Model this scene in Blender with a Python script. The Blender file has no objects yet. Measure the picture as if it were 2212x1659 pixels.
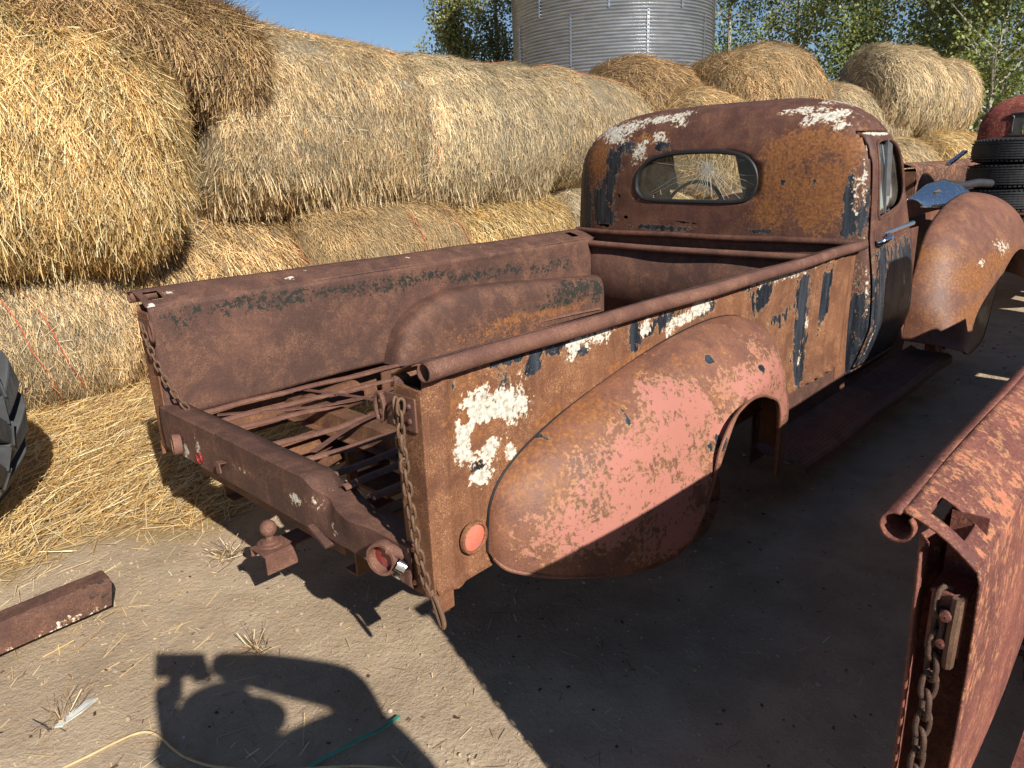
import bpy, bmesh, math, random
import numpy as np
from mathutils import Vector, Matrix
random.seed(7)
rng = np.random.default_rng(7)
scene = bpy.context.scene
COL = scene.collection
# ------------------------------------------------------------------ camera
FPX = 1566.0 / 2212.0
def view_matrix(yaw, pitch, roll, loc):
    fwd = Vector((math.cos(yaw) * math.cos(pitch), math.sin(yaw) * math.cos(pitch), -math.sin(pitch)))
    right = Vector((math.sin(yaw), -math.cos(yaw), 0))
    up = right.cross(fwd)
    c, s = math.cos(roll), math.sin(roll)
    r2 = c * right + s * up
    u2 = -s * right + c * up
    m = Matrix((r2, u2, -fwd)).transposed().to_4x4()
    m.translation = Vector(loc)
    return m
cam_d = bpy.data.cameras.new('camera')
cam_d.sensor_width = 36.0
cam_d.lens = 36.0 * FPX
cam_d.clip_start = 0.02
cam_d.clip_end = 2000
cam = bpy.data.objects.new('camera', cam_d)
COL.objects.link(cam)
cam.matrix_world = view_matrix(.7676, .2963, -.0365, (0, 0, 1.4))
scene.camera = cam
# ------------------------------------------------------------------ world and sun
SUN = Vector((.428, 1.485, -1.0)).normalized()          # direction the light travels
elev = math.asin(-SUN.z)
world = bpy.data.worlds.new('World')
scene.world = world
world.use_nodes = True
wn = world.node_tree
wn.nodes.clear()
wo = wn.nodes.new('ShaderNodeOutputWorld')
wb = wn.nodes.new('ShaderNodeBackground')
ws = wn.nodes.new('ShaderNodeTexSky')
ws.sky_type = 'NISHITA'
ws.sun_disc = False
ws.sun_elevation = elev
ws.sun_rotation = math.atan2(-SUN.x, -SUN.y)
ws.air_density = 1.0
ws.dust_density = 0.0
ws.altitude = 1500
ws.ozone_density = 2.2
wb.inputs['Strength'].default_value = 0.06
wn.links.new(ws.outputs[0], wb.inputs[0])
wn.links.new(wb.outputs[0], wo.inputs[0])
sun_d = bpy.data.lights.new('sun', 'SUN')
sun_d.energy = 5.0
sun_d.angle = math.radians(0.53)
sun_d.color = (1.0, .95, .87)
sun = bpy.data.objects.new('sun', sun_d)
COL.objects.link(sun)
sun.rotation_euler = SUN.to_track_quat('-Z', 'Y').to_euler()
sun.location = (-5, -12, 12)
vs = scene.view_settings
vs.view_transform = 'Standard'
vs.look = 'None'
vs.exposure = 0.55
vs.gamma = 1.0
vs.use_curve_mapping = False
scene.cycles.max_bounces = 6
scene.cycles.diffuse_bounces = 3
scene.cycles.glossy_bounces = 3
scene.cycles.transmission_bounces = 4
scene.cycles.transparent_max_bounces = 12
scene.cycles.caustics_reflective = False
scene.cycles.caustics_refractive = False

# ------------------------------------------------------------------ node helpers
class NT:
    def __init__(self, name):
        self.m = bpy.data.materials.new(name)
        self.m.use_nodes = True
        self.t = self.m.node_tree
        self.t.nodes.clear()
        self.out = self.t.nodes.new('ShaderNodeOutputMaterial')
    def put(self, sock, v):
        if isinstance(v, bpy.types.NodeSocket):
            self.t.links.new(v, sock)
        elif v is not None:
            if hasattr(sock.default_value, '__len__'):
                n = len(sock.default_value)
                if not hasattr(v, '__len__'):
                    v = (v,) * n
                v = tuple(v)
                if len(v) < n:
                    v = v + (1.0,) * (n - len(v))
                sock.default_value = v[:n]
            else:
                sock.default_value = v
    def node(self, typ, ins=None, out=0, **props):
        n = self.t.nodes.new(typ)
        for k, v in props.items():
            setattr(n, k, v)
        for k, v in (ins or {}).items():
            self.put(n.inputs[k], v)
        return n.outputs[out]
    def math(self, op, a, b=0.0, c=None, clamp=False):
        ins = {0: a, 1: b}
        if c is not None:
            ins[2] = c
        return self.node('ShaderNodeMath', ins, operation=op, use_clamp=clamp)
    def noise(self, vec, scale, detail=4, rough=.55, dist=0.0, out=0):
        return self.node('ShaderNodeTexNoise', {'Vector': vec, 'Scale': scale, 'Detail': detail, 'Roughness': rough, 'Distortion': dist}, out)
    def mix(self, f, a, b, blend='MIX'):
        n = self.t.nodes.new('ShaderNodeMix')
        n.data_type = 'RGBA'
        n.blend_type = blend
        self.put(n.inputs[0], f)
        self.put(n.inputs[6], a)
        self.put(n.inputs[7], b)
        return n.outputs[2]
    def sm(self, x, lo, hi, a=0.0, b=1.0):
        return self.node('ShaderNodeMapRange', {0: x, 1: lo, 2: hi, 3: a, 4: b}, interpolation_type='SMOOTHSTEP')
    def attr(self, name, out=2):
        return self.node('ShaderNodeAttribute', None, out, attribute_name=name)
    def coord(self, kind='Object'):
        return self.node('ShaderNodeTexCoord', None, {'Generated': 0, 'Normal': 1, 'UV': 2, 'Object': 3}[kind])
    def scale(self, v, s):
        return self.node('ShaderNodeMapping', {'Vector': v, 'Scale': s})
    def bump(self, h, strength=.5, dist=.01, prev=None):
        return self.node('ShaderNodeBump', {'Height': h, 'Strength': strength, 'Distance': dist, 'Normal': prev} if prev is not None
                         else {'Height': h, 'Strength': strength, 'Distance': dist})
    def bsdf(self, color, rough=.6, metal=0.0, normal=None, spec=.5, **kw):
        ins = {'Base Color': color, 'Roughness': rough, 'Metallic': metal, 'Specular IOR Level': spec}
        if normal is not None:
            ins['Normal'] = normal
        for k, v in kw.items():
            ins[k.replace('_', ' ')] = v
        return self.node('ShaderNodeBsdfPrincipled', ins)
    def done(self, sh):
        self.t.links.new(sh, self.out.inputs[0])
        return self.m

def simple(name, color, rough=.6, metal=0.0, var=.15, scale=30, bump=.0, spec=.5):
    t = NT(name)
    c = t.coord()
    n = t.noise(c, scale, 5)
    k = t.sm(n, .3, .7, 1 - var, 1 + var)
    col = t.mix(1.0, color, t.node('ShaderNodeCombineColor', {0: k, 1: k, 2: k}), 'MULTIPLY')
    nb = t.bump(n, bump, .004) if bump else None
    return t.done(t.bsdf(col, rough, metal, nb, spec))

def rust_mat(name, dark, mid, light, speck=.5, fleck=(.50, .30, .16), streaks=.35, pink=(.37, .155, .118), halo=.8, rough=.72, fine=1.0, spec=.3):
    """weathered sheet steel; point attributes say where old paint is left: pw white, pk black and painted rail shade, pp pink, po ochre rust, pg dark green-black, ph rust-through holes"""
    t = NT(name)
    c = t.coord()
    big = t.noise(c, 2.6, 6, .6, .6)
    medn = t.noise(c, 11, 7, .65, .4)
    finen = t.noise(c, 75 * fine, 6, .72)
    grit = t.noise(c, 330 * fine, 3, .7)
    strk = t.noise(t.scale(c, (42, 42, 3.2)), 1.0, 5, .6)
    f1 = t.sm(t.math('ADD', t.math('MULTIPLY', big, .55), t.math('MULTIPLY', medn, .45)), .38, .62)
    col = t.mix(f1, dark, mid)
    f2 = t.sm(t.math('ADD', t.math('MULTIPLY', medn, .5), t.math('MULTIPLY', finen, .5)), .50, .68)
    col = t.mix(t.math('MULTIPLY', f2, .8), col, light)
    col = t.mix(t.math('MULTIPLY', t.sm(strk, .52, .75), streaks), col, light)
    col = t.mix(t.math('MULTIPLY', t.sm(strk, .50, .28), streaks * .7), col, [x * .55 for x in dark[:3]])
    salt = t.noise(c, 190 * fine, 4, .8)
    col = t.mix(t.math('MULTIPLY', t.sm(salt, .52, .68), .55), col, light)
    col = t.mix(t.math('MULTIPLY', t.sm(salt, .47, .34), .6), col, [x * .5 for x in dark[:3]])
    sp = t.math('MULTIPLY', t.sm(grit, .56, .66), t.sm(medn, .40, .60))
    col = t.mix(t.math('MULTIPLY', sp, speck), col, fleck)
    pit = t.math('MULTIPLY', t.sm(grit, .40, .31), .55)
    col = t.mix(pit, col, [x * .35 for x in dark[:3]])
    paint = None
    n_a = t.noise(c, 26, 9, .68, .3)
    n_b = t.noise(c, 9, 9, .62, .8)
    n_c = t.noise(t.scale(c, (30, 30, 9)), 1.0, 8, .66)
    edge_n = t.math('ADD', t.math('MULTIPLY', n_a, .38), t.math('ADD', t.math('MULTIPLY', n_b, .22), t.math('MULTIPLY', finen, .40)))
    edge_v = t.math('ADD', t.math('MULTIPLY', n_a, .35), t.math('ADD', t.math('MULTIPLY', n_c, .45), t.math('MULTIPLY', finen, .20)))
    def layer(col, attr, color, nz, amp, thr=.5, w=.02, halo_c=None, halo_w=.09):
        v = t.math('ADD', t.math('SUBTRACT', t.attr(attr), 1.0), t.math('MULTIPLY', t.math('SUBTRACT', nz, .5), amp))
        if halo_c is not None:
            h = t.math('MULTIPLY', t.sm(v, thr - halo_w, thr - .01), halo)
            h = t.math('MULTIPLY', h, t.sm(finen, .38, .55))
            col = t.mix(h, col, halo_c)
        m = t.sm(v, thr - w, thr + w)
        return t.mix(m, col, color), m
    col, m = layer(col, 'po', t.mix(t.sm(finen, .3, .7), (.13, .050, .022), (.31, .130, .045)), edge_n, 6.0, .55, .35)
    col, m1 = layer(col, 'pp', t.mix(t.sm(big, .3, .7), pink, [min(1, x * 1.08) for x in pink]), edge_n, 7.0, .5, .04, (.46, .25, .12), .3)
    spots = t.math('MULTIPLY', t.sm(grit, .66, .68), .6)
    blk = t.mix(spots, t.mix(t.sm(strk, .35, .7), (.010, .013, .020), (.045, .055, .068)), (.5, .45, .35))
    col, m2 = layer(col, 'pk', blk, edge_v, 6.2, .5, .05, (.46, .30, .16), .16)
    col, m3 = layer(col, 'pg', t.mix(finen, (.014, .016, .014), (.040, .044, .036)), t.math('ADD', t.math('MULTIPLY', finen, .55), t.math('MULTIPLY', n_a, .45)), 7.5, .5, .06)
    whc = t.mix(t.sm(finen, .38, .60), (.38, .34, .27), (.66, .63, .54))
    col, m4 = layer(col, 'pw', whc, edge_n, 6.4, .5, .06, (.50, .28, .12), .22)
    pm = t.math('MAXIMUM', t.math('MAXIMUM', m1, m2), t.math('MAXIMUM', m3, m4))
    h = t.math('ADD', t.math('MULTIPLY', finen, .5), t.math('MULTIPLY', grit, .25))
    h = t.math('ADD', t.math('MULTIPLY', h, t.math('SUBTRACT', 1.0, t.math('MULTIPLY', pm, .75))), t.math('MULTIPLY', pm, .45))
    h = t.math('ADD', h, t.math('MULTIPLY', big, .8))
    nrm = t.bump(h, .55, .0045)
    rg = t.sm(pm, 0, 1, rough, .42)
    rg = t.math('ADD', rg, t.math('MULTIPLY', t.math('SUBTRACT', medn, .5), .25))
    sh = t.bsdf(col, rg, 0.0, nrm, spec)
    hv = t.math('ADD', t.math('SUBTRACT', t.attr('ph'), 1.0), t.math('MULTIPLY', t.math('SUBTRACT', n_a, .5), 2.2))
    hole = t.math('GREATER_THAN', hv, .62)
    tr = t.node('ShaderNodeBsdfTransparent', {})
    sh = t.node('ShaderNodeMixShader', {0: hole, 1: sh, 2: tr})
    return t.done(sh)

M = {}
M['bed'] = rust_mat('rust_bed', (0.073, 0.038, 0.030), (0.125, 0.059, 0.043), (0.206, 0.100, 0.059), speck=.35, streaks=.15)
M['side'] = rust_mat('rust_side', (0.129, 0.055, 0.031), (0.198, 0.084, 0.043), (0.310, 0.147, 0.068), speck=.8, fleck=(.62, .36, .18), streaks=.3)
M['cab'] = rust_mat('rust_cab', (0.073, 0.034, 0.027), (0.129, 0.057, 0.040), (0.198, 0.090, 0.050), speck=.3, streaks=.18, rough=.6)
M['fender'] = rust_mat('rust_fender', (0.129, 0.057, 0.041), (0.215, 0.090, 0.056), (0.310, 0.147, 0.068), speck=.25, streaks=.3, rough=.55, spec=.4)
M['tube'] = rust_mat('rust_tube', (0.112, 0.052, 0.039), (0.163, 0.076, 0.054), (0.232, 0.119, 0.081), speck=.6, streaks=0, fine=1.3)
M['chassis'] = rust_mat('rust_chassis', (0.103, 0.049, 0.031), (0.189, 0.085, 0.043), (0.292, 0.142, 0.063), speck=.3, streaks=.3)
M['chain'] = rust_mat('rust_chain', (0.095, 0.052, 0.034), (0.146, 0.081, 0.047), (0.224, 0.133, 0.072), speck=.6, streaks=0, fine=2)
M['red'] = rust_mat('rust_red', (.12, .045, .038), (.23, .082, .060), (.42, .165, .10), speck=.45, streaks=.15, pink=(.50, .17, .10))
M['farred'] = rust_mat('rust_faded_red', (.13, .035, .032), (.26, .06, .05), (.36, .11, .085), speck=.2, streaks=.1, pink=(.42, .12, .10))
M['black'] = simple('black_metal', (.012, .012, .013), .5)
M['rubber'] = simple('black_rubber', (.022, .022, .024), .65, var=.3, bump=.1)
M['gasket'] = simple('window_rubber', (.02, .021, .023), .45)
M['tyre_dust'] = simple('dusty_tyre', (.050, .052, .055), .7, var=.25, scale=12, bump=.15)
M['seat'] = simple('seat_cloth', (.06, .035, .025), .9)
M['grey_trim'] = simple('window_channel', (.10, .10, .10), .5)
M['white_dust'] = simple('bird_dropping', (.75, .73, .68), .9)
def chrome():
    t = NT('old_chrome')
    c = t.coord()
    n = t.noise(c, 40, 6, .7)
    col = t.mix(t.sm(n, .60, .72), (.80, .81, .83), (.30, .20, .14))
    return t.done(t.bsdf(col, t.sm(n, .4, .7, .08, .35), 1.0, t.bump(n, .08, .002)))
M['chrome'] = chrome()
def glass(name, tint=(.9, .95, .92), clear=.86, dust=.08):
    t = NT(name)
    c = t.coord()
    tr = t.node('ShaderNodeBsdfTransparent', {'Color': tint})
    gl = t.node('ShaderNodeBsdfGlossy', {'Color': (.8, .85, .9), 'Roughness': .03})
    df = t.node('ShaderNodeBsdfDiffuse', {'Color': (.5, .45, .36)})
    fr = t.node('ShaderNodeFresnel', {'IOR': 1.5})
    s = t.node('ShaderNodeMixShader', {0: fr, 1: tr, 2: gl})
    d = t.math('MULTIPLY', t.sm(t.noise(c, 6, 6, .6), .3, .75), dust * 2)
    s = t.node('ShaderNodeMixShader', {0: d, 1: s, 2: df})
    return t.done(s)
M['glass'] = glass('dusty_glass')
M['crack'] = simple('crack_line', (.50, .52, .48), .4)
def lens(name, color):
    t = NT(name)
    c = t.coord()
    v = t.node('ShaderNodeTexVoronoi', {'Vector': c, 'Scale': 260.0})
    n = t.noise(c, 30, 4)
    col = t.mix(t.sm(n, .4, .8), color, [min(1, x * .7 + .08) for x in color])
    return t.done(t.bsdf(col, .18, 0, t.bump(v, .5, .002), .5, Coat_Weight=.4))
M['lens'] = lens('red_reflector', (.22, .025, .02))
M['lens_pale'] = lens('faded_reflector', (.62, .17, .11))

# ------------------------------------------------------------------ object helpers
def link(name, me, mat=None, parent=None, kind=None, smooth=False):
    o = bpy.data.objects.new(name, me)
    COL.objects.link(o)
    if mat is not None and len(me.materials) == 0:
        me.materials.append(mat)
    if parent is not None:
        o.parent = parent
    if kind:
        o['kind'] = kind
    if smooth and len(me.polygons):
        me.polygons.foreach_set('use_smooth', [True] * len(me.polygons))
        if len(me.polygons) < 60000:
            me.set_sharp_from_angle(angle=math.radians(38))
    return o
def tag(o, label=None, cat=None, group=None, kind=None):
    if label: o['label'] = label
    if cat: o['category'] = cat
    if group: o['group'] = group
    if kind: o['kind'] = kind
    return o
def root(name, loc, label, cat, rz=0.0, group=None):
    o = bpy.data.objects.new(name, None)
    o.empty_display_size = .2
    COL.objects.link(o)
    o.location = loc
    o.rotation_euler = (0, 0, rz)
    return tag(o, label, cat, group)
def mesh(name, verts, faces):
    me = bpy.data.meshes.new(name)
    me.from_pydata([tuple(v) for v in verts], [], [tuple(f) for f in faces])
    me.update()
    return me
def quads(name, V, mat=None, parent=None, kind=None, colors=None):
    """V (N,4,3): N loose quads as one mesh, fast"""
    n = len(V)
    me = bpy.data.meshes.new(name)
    me.vertices.add(n * 4)
    me.vertices.foreach_set('co', V.reshape(-1).astype(np.float32))
    me.loops.add(n * 4)
    me.loops.foreach_set('vertex_index', np.arange(n * 4, dtype=np.int32))
    me.polygons.add(n)
    me.polygons.foreach_set('loop_start', np.arange(0, n * 4, 4, dtype=np.int32))
    me.update(calc_edges=True)
    if colors is not None:
        a = me.color_attributes.new('col', 'FLOAT_COLOR', 'POINT')
        cc = np.ones((n, 4, 4), np.float32)
        cc[:, :, :3] = colors[:, None, :]
        a.data.foreach_set('color', cc.reshape(-1))
    return link(name, me, mat, parent, kind)
class MB:
    def __init__(self):
        self.v = []
        self.f = []
    def add(self, vs, fs):
        b = len(self.v)
        self.v += [tuple(v) for v in vs]
        self.f += [tuple(b + i for i in f) for f in fs]
        return self
    def box(self, x0, x1, y0, y1, z0, z1):
        return self.add([(x, y, z) for x in (x0, x1) for y in (y0, y1) for z in (z0, z1)],
                        [(0, 1, 3, 2), (4, 6, 7, 5), (0, 4, 5, 1), (2, 3, 7, 6), (0, 2, 6, 4), (1, 5, 7, 3)])
    def bar(self, p, q, w, h, up=(0, 0, 1)):
        p, q = Vector(p), Vector(q)
        d = (q - p).normalized()
        s = d.cross(Vector(up))
        if s.length < 1e-4:
            s = d.cross(Vector((1, 0, 0)))
        s.normalize()
        u = s.cross(d)
        vs = []
        for c in (p, q):
            for a, b in ((-1, -1), (1, -1), (1, 1), (-1, 1)):
                vs.append(c + s * a * w / 2 + u * b * h / 2)
        return self.add(vs, [(0, 1, 2, 3), (7, 6, 5, 4), (0, 4, 5, 1), (1, 5, 6, 2), (2, 6, 7, 3), (3, 7, 4, 0)])
    def tube(self, pts, r, n=10, cap=True, closed=False, rr=None):
        pts = [Vector(p) for p in pts]
        m = len(pts)
        rings = []
        prev = None
        for i, p in enumerate(pts):
            a = pts[(i - 1) % m] if (closed or i > 0) else p
            b = pts[(i + 1) % m] if (closed or i < m - 1) else p
            d = (b - a).normalized()
            if prev is None:
                ref = Vector((0, 0, 1)) if abs(d.z) < .9 else Vector((1, 0, 0))
                prev = (ref - d * ref.dot(d)).normalized()
            prev = (prev - d * prev.dot(d)).normalized()
            s = d.cross(prev)
            rad = rr[i] if rr else r
            rings.append([p + (prev * math.cos(2 * math.pi * k / n) + s * math.sin(2 * math.pi * k / n)) * rad for k in range(n)])
        vs = [v for ring in rings for v in ring]
        fs = []
        for i in range(m if closed else m - 1):
            j = (i + 1) % m
            for k in range(n):
                fs.append((i * n + k, i * n + (k + 1) % n, j * n + (k + 1) % n, j * n + k))
        if cap and not closed:
            fs.append(tuple(range(n - 1, -1, -1)))
            fs.append(tuple((m - 1) * n + k for k in range(n)))
        return self.add(vs, fs)
    def lathe(self, prof, c, axis, n=24, cap=False):
        """prof [(radius, height along axis)]"""
        a = Vector(axis).normalized()
        u = a.orthogonal().normalized()
        w = a.cross(u)
        c = Vector(c)
        vs = []
        for r, h in prof:
            for k in range(n):
                t = 2 * math.pi * k / n
                vs.append(c + a * h + (u * math.cos(t) + w * math.sin(t)) * r)
        fs = []
        for i in range(len(prof) - 1):
            for k in range(n):
                fs.append((i * n + k, i * n + (k + 1) % n, (i + 1) * n + (k + 1) % n, (i + 1) * n + k))
        if cap:
            fs.append(tuple(range(n - 1, -1, -1)))
            fs.append(tuple((len(prof) - 1) * n + k for k in range(n)))
        return self.add(vs, fs)
    def grid(self, G, keep=None):
        """G (A,B,3) array"""
        A, B = G.shape[:2]
        fs = []
        for i in range(A - 1):
            for j in range(B - 1):
                if keep is None or keep[i, j]:
                    fs.append((i * B + j, i * B + j + 1, (i + 1) * B + j + 1, (i + 1) * B + j))
        return self.add(G.reshape(-1, 3), fs)
    def ob(self, name, mat, parent=None, smooth=False, bevel=0, solid=0, kind=None, fields=None, auto=None):
        me = mesh(name, self.v, self.f)
        o = link(name, me, mat, parent, kind, smooth)
        if fields:
            paint(o, fields)
        if solid:
            md = o.modifiers.new('t', 'SOLIDIFY')
            md.thickness = abs(solid)
            md.offset = 0 if solid > 0 else 1
        if bevel:
            md = o.modifiers.new('b', 'BEVEL')
            md.width = bevel
            md.segments = 2
            md.limit_method = 'ANGLE'
        return o
def paint(o, fields):
    me = o.data
    co = np.empty(len(me.vertices) * 3, np.float32)
    me.vertices.foreach_get('co', co)
    co = co.reshape(-1, 3)
    for k, fn in fields.items():
        a = me.attributes.new(k, 'FLOAT', 'POINT')
        a.data.foreach_set('value', (1 + np.clip(fn(co), -1, 1.2)).astype(np.float32))
def blobs(lst, ax):
    """lst of (a, b, ra, rb[, weight]); ax = which two axes"""
    def fn(co):
        r = np.full(len(co), -.9)
        neg = np.zeros(len(co))
        for e in lst:
            a, b, ra, rb = e[:4]
            w = e[4] if len(e) > 4 else 1.0
            d = np.sqrt(((co[:, ax[0]] - a) / ra) ** 2 + ((co[:, ax[1]] - b) / rb) ** 2)
            v = 1.5 - d
            if w < 0:
                neg = np.maximum(neg, np.clip(2.0 - d, 0, 2))
            else:
                r = np.maximum(r, np.minimum(v, 1.0) * w - (1 - w) * .3)
        return r - neg * 1.2
    return fn
def const(v):
    return lambda co: np.full(len(co), v)
def spline(pts, n, closed=False):
    P = np.array(pts, float)
    m = len(P)
    out = []
    segs = m if closed else m - 1
    T = np.linspace(0, segs, n, endpoint=not closed)
    for t in T:
        i = min(int(t), segs - 1)
        u = t - i
        if closed:
            p0, p1, p2, p3 = P[(i - 1) % m], P[i % m], P[(i + 1) % m], P[(i + 2) % m]
        else:
            p0, p1, p2, p3 = P[max(i - 1, 0)], P[i], P[min(i + 1, m - 1)], P[min(i + 2, m - 1)]
        out.append(.5 * ((2 * p1) + (p2 - p0) * u + (2 * p0 - 5 * p1 + 4 * p2 - p3) * u * u + (3 * p1 - p0 - 3 * p2 + p3) * u ** 3))
    return np.array(out)
def inside(poly, x, y):
    poly = np.asarray(poly)
    r = np.zeros(np.shape(x), bool)
    j = len(poly) - 1
    for i in range(len(poly)):
        xi, yi = poly[i]
        xj, yj = poly[j]
        with np.errstate(divide='ignore', invalid='ignore'):
            c = ((yi > y) != (yj > y)) & (x < (xj - xi) * (y - yi) / (yj - yi + 1e-12) + xi)
        r ^= c
        j = i
    return r
def snap_to(poly, x, y):
    P = np.asarray(poly)
    Q = np.roll(P, -1, 0)
    d = Q - P
    best = None
    for i in range(len(P)):
        t = ((x - P[i, 0]) * d[i, 0] + (y - P[i, 1]) * d[i, 1]) / (d[i] @ d[i] + 1e-12)
        t = min(1, max(0, t))
        px, py = P[i] + d[i] * t
        dd = (px - x) ** 2 + (py - y) ** 2
        if best is None or dd < best[0]:
            best = (dd, px, py)
    return best[1], best[2]
def lump(P, scale, seed=0, octaves=3):
    r = np.random.default_rng(seed)
    out = np.zeros(len(P))
    amp = 1.0
    for o in range(octaves):
        for k in range(4):
            d = r.normal(size=3)
            d /= np.linalg.norm(d)
            out += amp * np.sin((P @ d) * scale * (2 ** o) * r.uniform(.7, 1.3) + r.uniform(0, 6.28)) / 2.5
        amp *= .5
    return out
# ------------------------------------------------------------------ paint maps (truck space: x forward from the tail, y left, z up)
SIDE_W = [(0.158, 0.834, 0.060, 0.059), (0.26, 0.829, 0.070, 0.052), (0.301, 0.832, 0.032, 0.033), (0.128, 0.779, 0.042, 0.055), (0.194, 0.747, 0.030, 0.046), (0.163, 0.675, 0.037, 0.022), (0.107, 0.751, 0.024, 0.026), (0.217, 0.788, 0.025, 0.016, -1), (0.163, 0.782, 0.021, 0.021, -1), (0.124, 0.838, 0.009, 0.011, -1), (0.27, 0.701, 0.018, 0.020), (0.573, 0.931, 0.091, 0.021, .84), (0.635, 0.94, 0.064, 0.018, .84), (0.513, 0.909, 0.027, 0.018, .84), (0.865, 0.919, 0.03, 0.026, .84), (1.077, 0.903, 0.103, 0.018, .84), (1.178, 0.919, 0.061, 0.022, .84), (0.996, 0.885, 0.033, 0.024, .84), (1.671, 0.946, 0.12, 0.021, .84), (1.92, 0.941, 0.154, 0.019, .84), (2.10, 0.70, 0.02, 0.03, .8), (2.05, 0.56, 0.02, 0.03, .8), (1.222, 0.932, 0.037, 0.031, .84)]
SIDE_K_SHADE = [(0.249, 0.873, 0.022, 0.039), (0.319, 0.813, 0.014, 0.039), (0.162, 0.71, 0.036, 0.019), (0.351, 0.914, 0.027, 0.029), (0.299, 0.955, 0.098, 0.018), (0.533, 0.911, 0.043, 0.025), (0.456, 0.94, 0.074, 0.017), (0.812, 0.901, 0.039, 0.042), (0.878, 0.903, 0.035, 0.02), (0.994, 0.918, 0.092, 0.027), (1.209, 0.914, 0.074, 0.028), (1.68, 0.885, 0.105, 0.072), (1.815, 0.809, 0.096, 0.057), (2.033, 0.831, 0.068, 0.119), (2.042, 0.673, 0.069, 0.166), (1.832, 0.952, 0.217, 0.026), (2.236, 0.799, 0.043, 0.126), (1.827, 0.862, 0.061, 0.049, -1), (1.737, 0.826, 0.042, 0.022, -1), (1.521, 0.943, 0.074, 0.017), (0.091, 0.924, 0.008, 0.019), (2.06, .52, .06, .09)]  # black paint, plus shade painted in under the rail near the tail
SIDE_O = [(0.27, 0.698, 0.03, 0.03), (0.736, 0.813, 0.07, 0.014), (0.433, 0.756, 0.056, 0.026), (0.819, 0.837, 0.122, 0.02), (0.137, 0.862, 0.087, 0.078, 0.8)]
CAB_W = [(0.621, 1.547, 0.136, 0.035, .73), (0.479, 1.571, 0.092, 0.029, .73), (0.315, 1.595, 0.099, 0.023, .73), (0.202, 1.611, 0.073, 0.018, .73), (0.557, 1.507, 0.095, 0.034, .73), (0.159, 1.576, 0.05, 0.027, .73), (0.284, 1.495, 0.075, 0.033, .73), (0.386, 1.427, 0.048, 0.048, .73), (-0.4, 1.587, 0.054, 0.016, .73), (-0.499, 1.59, 0.065, 0.018, .73), (-0.607, 1.553, 0.079, 0.024, .73), (-0.535, 1.542, 0.052, 0.028, .73), (-0.663, 1.507, 0.041, 0.02, .73), (-0.766, 1.233, 0.018, 0.044, .62), (-0.783, 1.138, 0.016, 0.037, .6), (0.019, 1.141, 0.054, 0.009, .73), (0.391, 1.181, 0.025, 0.015, .73)]
CAB_K = [(0.563, 1.383, 0.058, 0.065), (0.588, 1.257, 0.046, 0.102), (0.654, 1.153, 0.067, 0.105), (0.62, 1.075, 0.087, 0.053), (0.478, 1.46, 0.068, 0.039), (0.239, 1.458, 0.046, 0.028), (0.764, 1.098, 0.035, 0.162), (-0.744, 1.209, 0.024, 0.089), (-0.747, 1.086, 0.029, 0.07), (-0.802, 1.108, 0.02, 0.082), (0.797, 1.258, 0.021, 0.159), (-0.814, 1.189, 0.012, 0.06), (-0.582, 1.24, 0.017, 0.025), (-0.447, 1.262, 0.014, 0.017), (-0.347, 1.03, 0.048, 0.014), (0.242, 1.029, 0.178, 0.015)]
CAB_O = [(0.67, 1.399, 0.086, 0.112), (-0.459, 1.399, 0.134, 0.083), (-0.448, 1.251, 0.159, 0.107), (-0.61, 1.167, 0.129, 0.126), (-0.542, 1.457, 0.108, 0.061), (-0.67, 1.431, 0.062, 0.06), (-0.653, 1.281, 0.105, 0.082), (-0.386, 1.142, 0.094, 0.088), (-0.734, 1.389, 0.044, 0.099), (0.313, 1.496, 0.117, 0.033)]
CAB_H = [(0.458, 1.078, 0.032, 0.013), (0.001, 1.051, 0.06, 0.014), (0.099, 1.063, 0.023, 0.01), (0.523, 1.206, 0.016, 0.013), (0.429, 1.244, 0.012, 0.02), (0.538, 1.129, 0.019, 0.01), (-0.08, 1.039, 0.021, 0.019), (-0.306, 1.096, 0.012, 0.009), (0.62, 1.026, 0.067, 0.011), (0.475, 1.193, 0.019, 0.015)]
FEN_P = [(1.166, 0.69, 0.168, 0.064, .86), (1.304, 0.671, 0.147, 0.1, .86), (1.395, 0.566, 0.078, 0.07, .86), (0.692, 0.70, 0.10, 0.03, .7), (0.789, 0.745, 0.103, 0.042, .86), (0.58, 0.67, 0.10, 0.045, .75), (0.722, 0.642, 0.15, 0.056, .86), (0.872, 0.68, 0.083, 0.058, .86), (0.539, 0.635, 0.131, 0.053, .86), (0.44, 0.60, 0.09, 0.04, .72), (0.542, 0.542, 0.155, 0.054, .86), (0.33, 0.54, 0.10, 0.04, .68), (0.418, 0.499, 0.162, 0.052, .86), (0.634, 0.507, 0.119, 0.085, .86), (0.689, 0.385, 0.152, 0.045, .86), (0.779, 0.539, 0.106, 0.059, .86), (0.933, 0.619, 0.058, 0.03, .86), (0.806, 0.848, 0.036, 0.013, .86)]
FEN_O = [(0.434, 0.707, 0.099, 0.037, .72), (0.34, 0.703, 0.073, 0.048, .72), (0.269, 0.669, 0.069, 0.047, .72), (0.234, 0.612, 0.051, 0.035, .72), (0.151, 0.599, 0.079, 0.046, .72), (0.535, 0.751, 0.128, 0.038, .72), (1.042, 0.692, 0.155, 0.046, .72), (0.322, 0.625, 0.073, 0.073, .72), (0.104, 0.574, 0.091, 0.034, .72), (0.914, 0.809, 0.254, 0.020, 0.6)]
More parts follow.
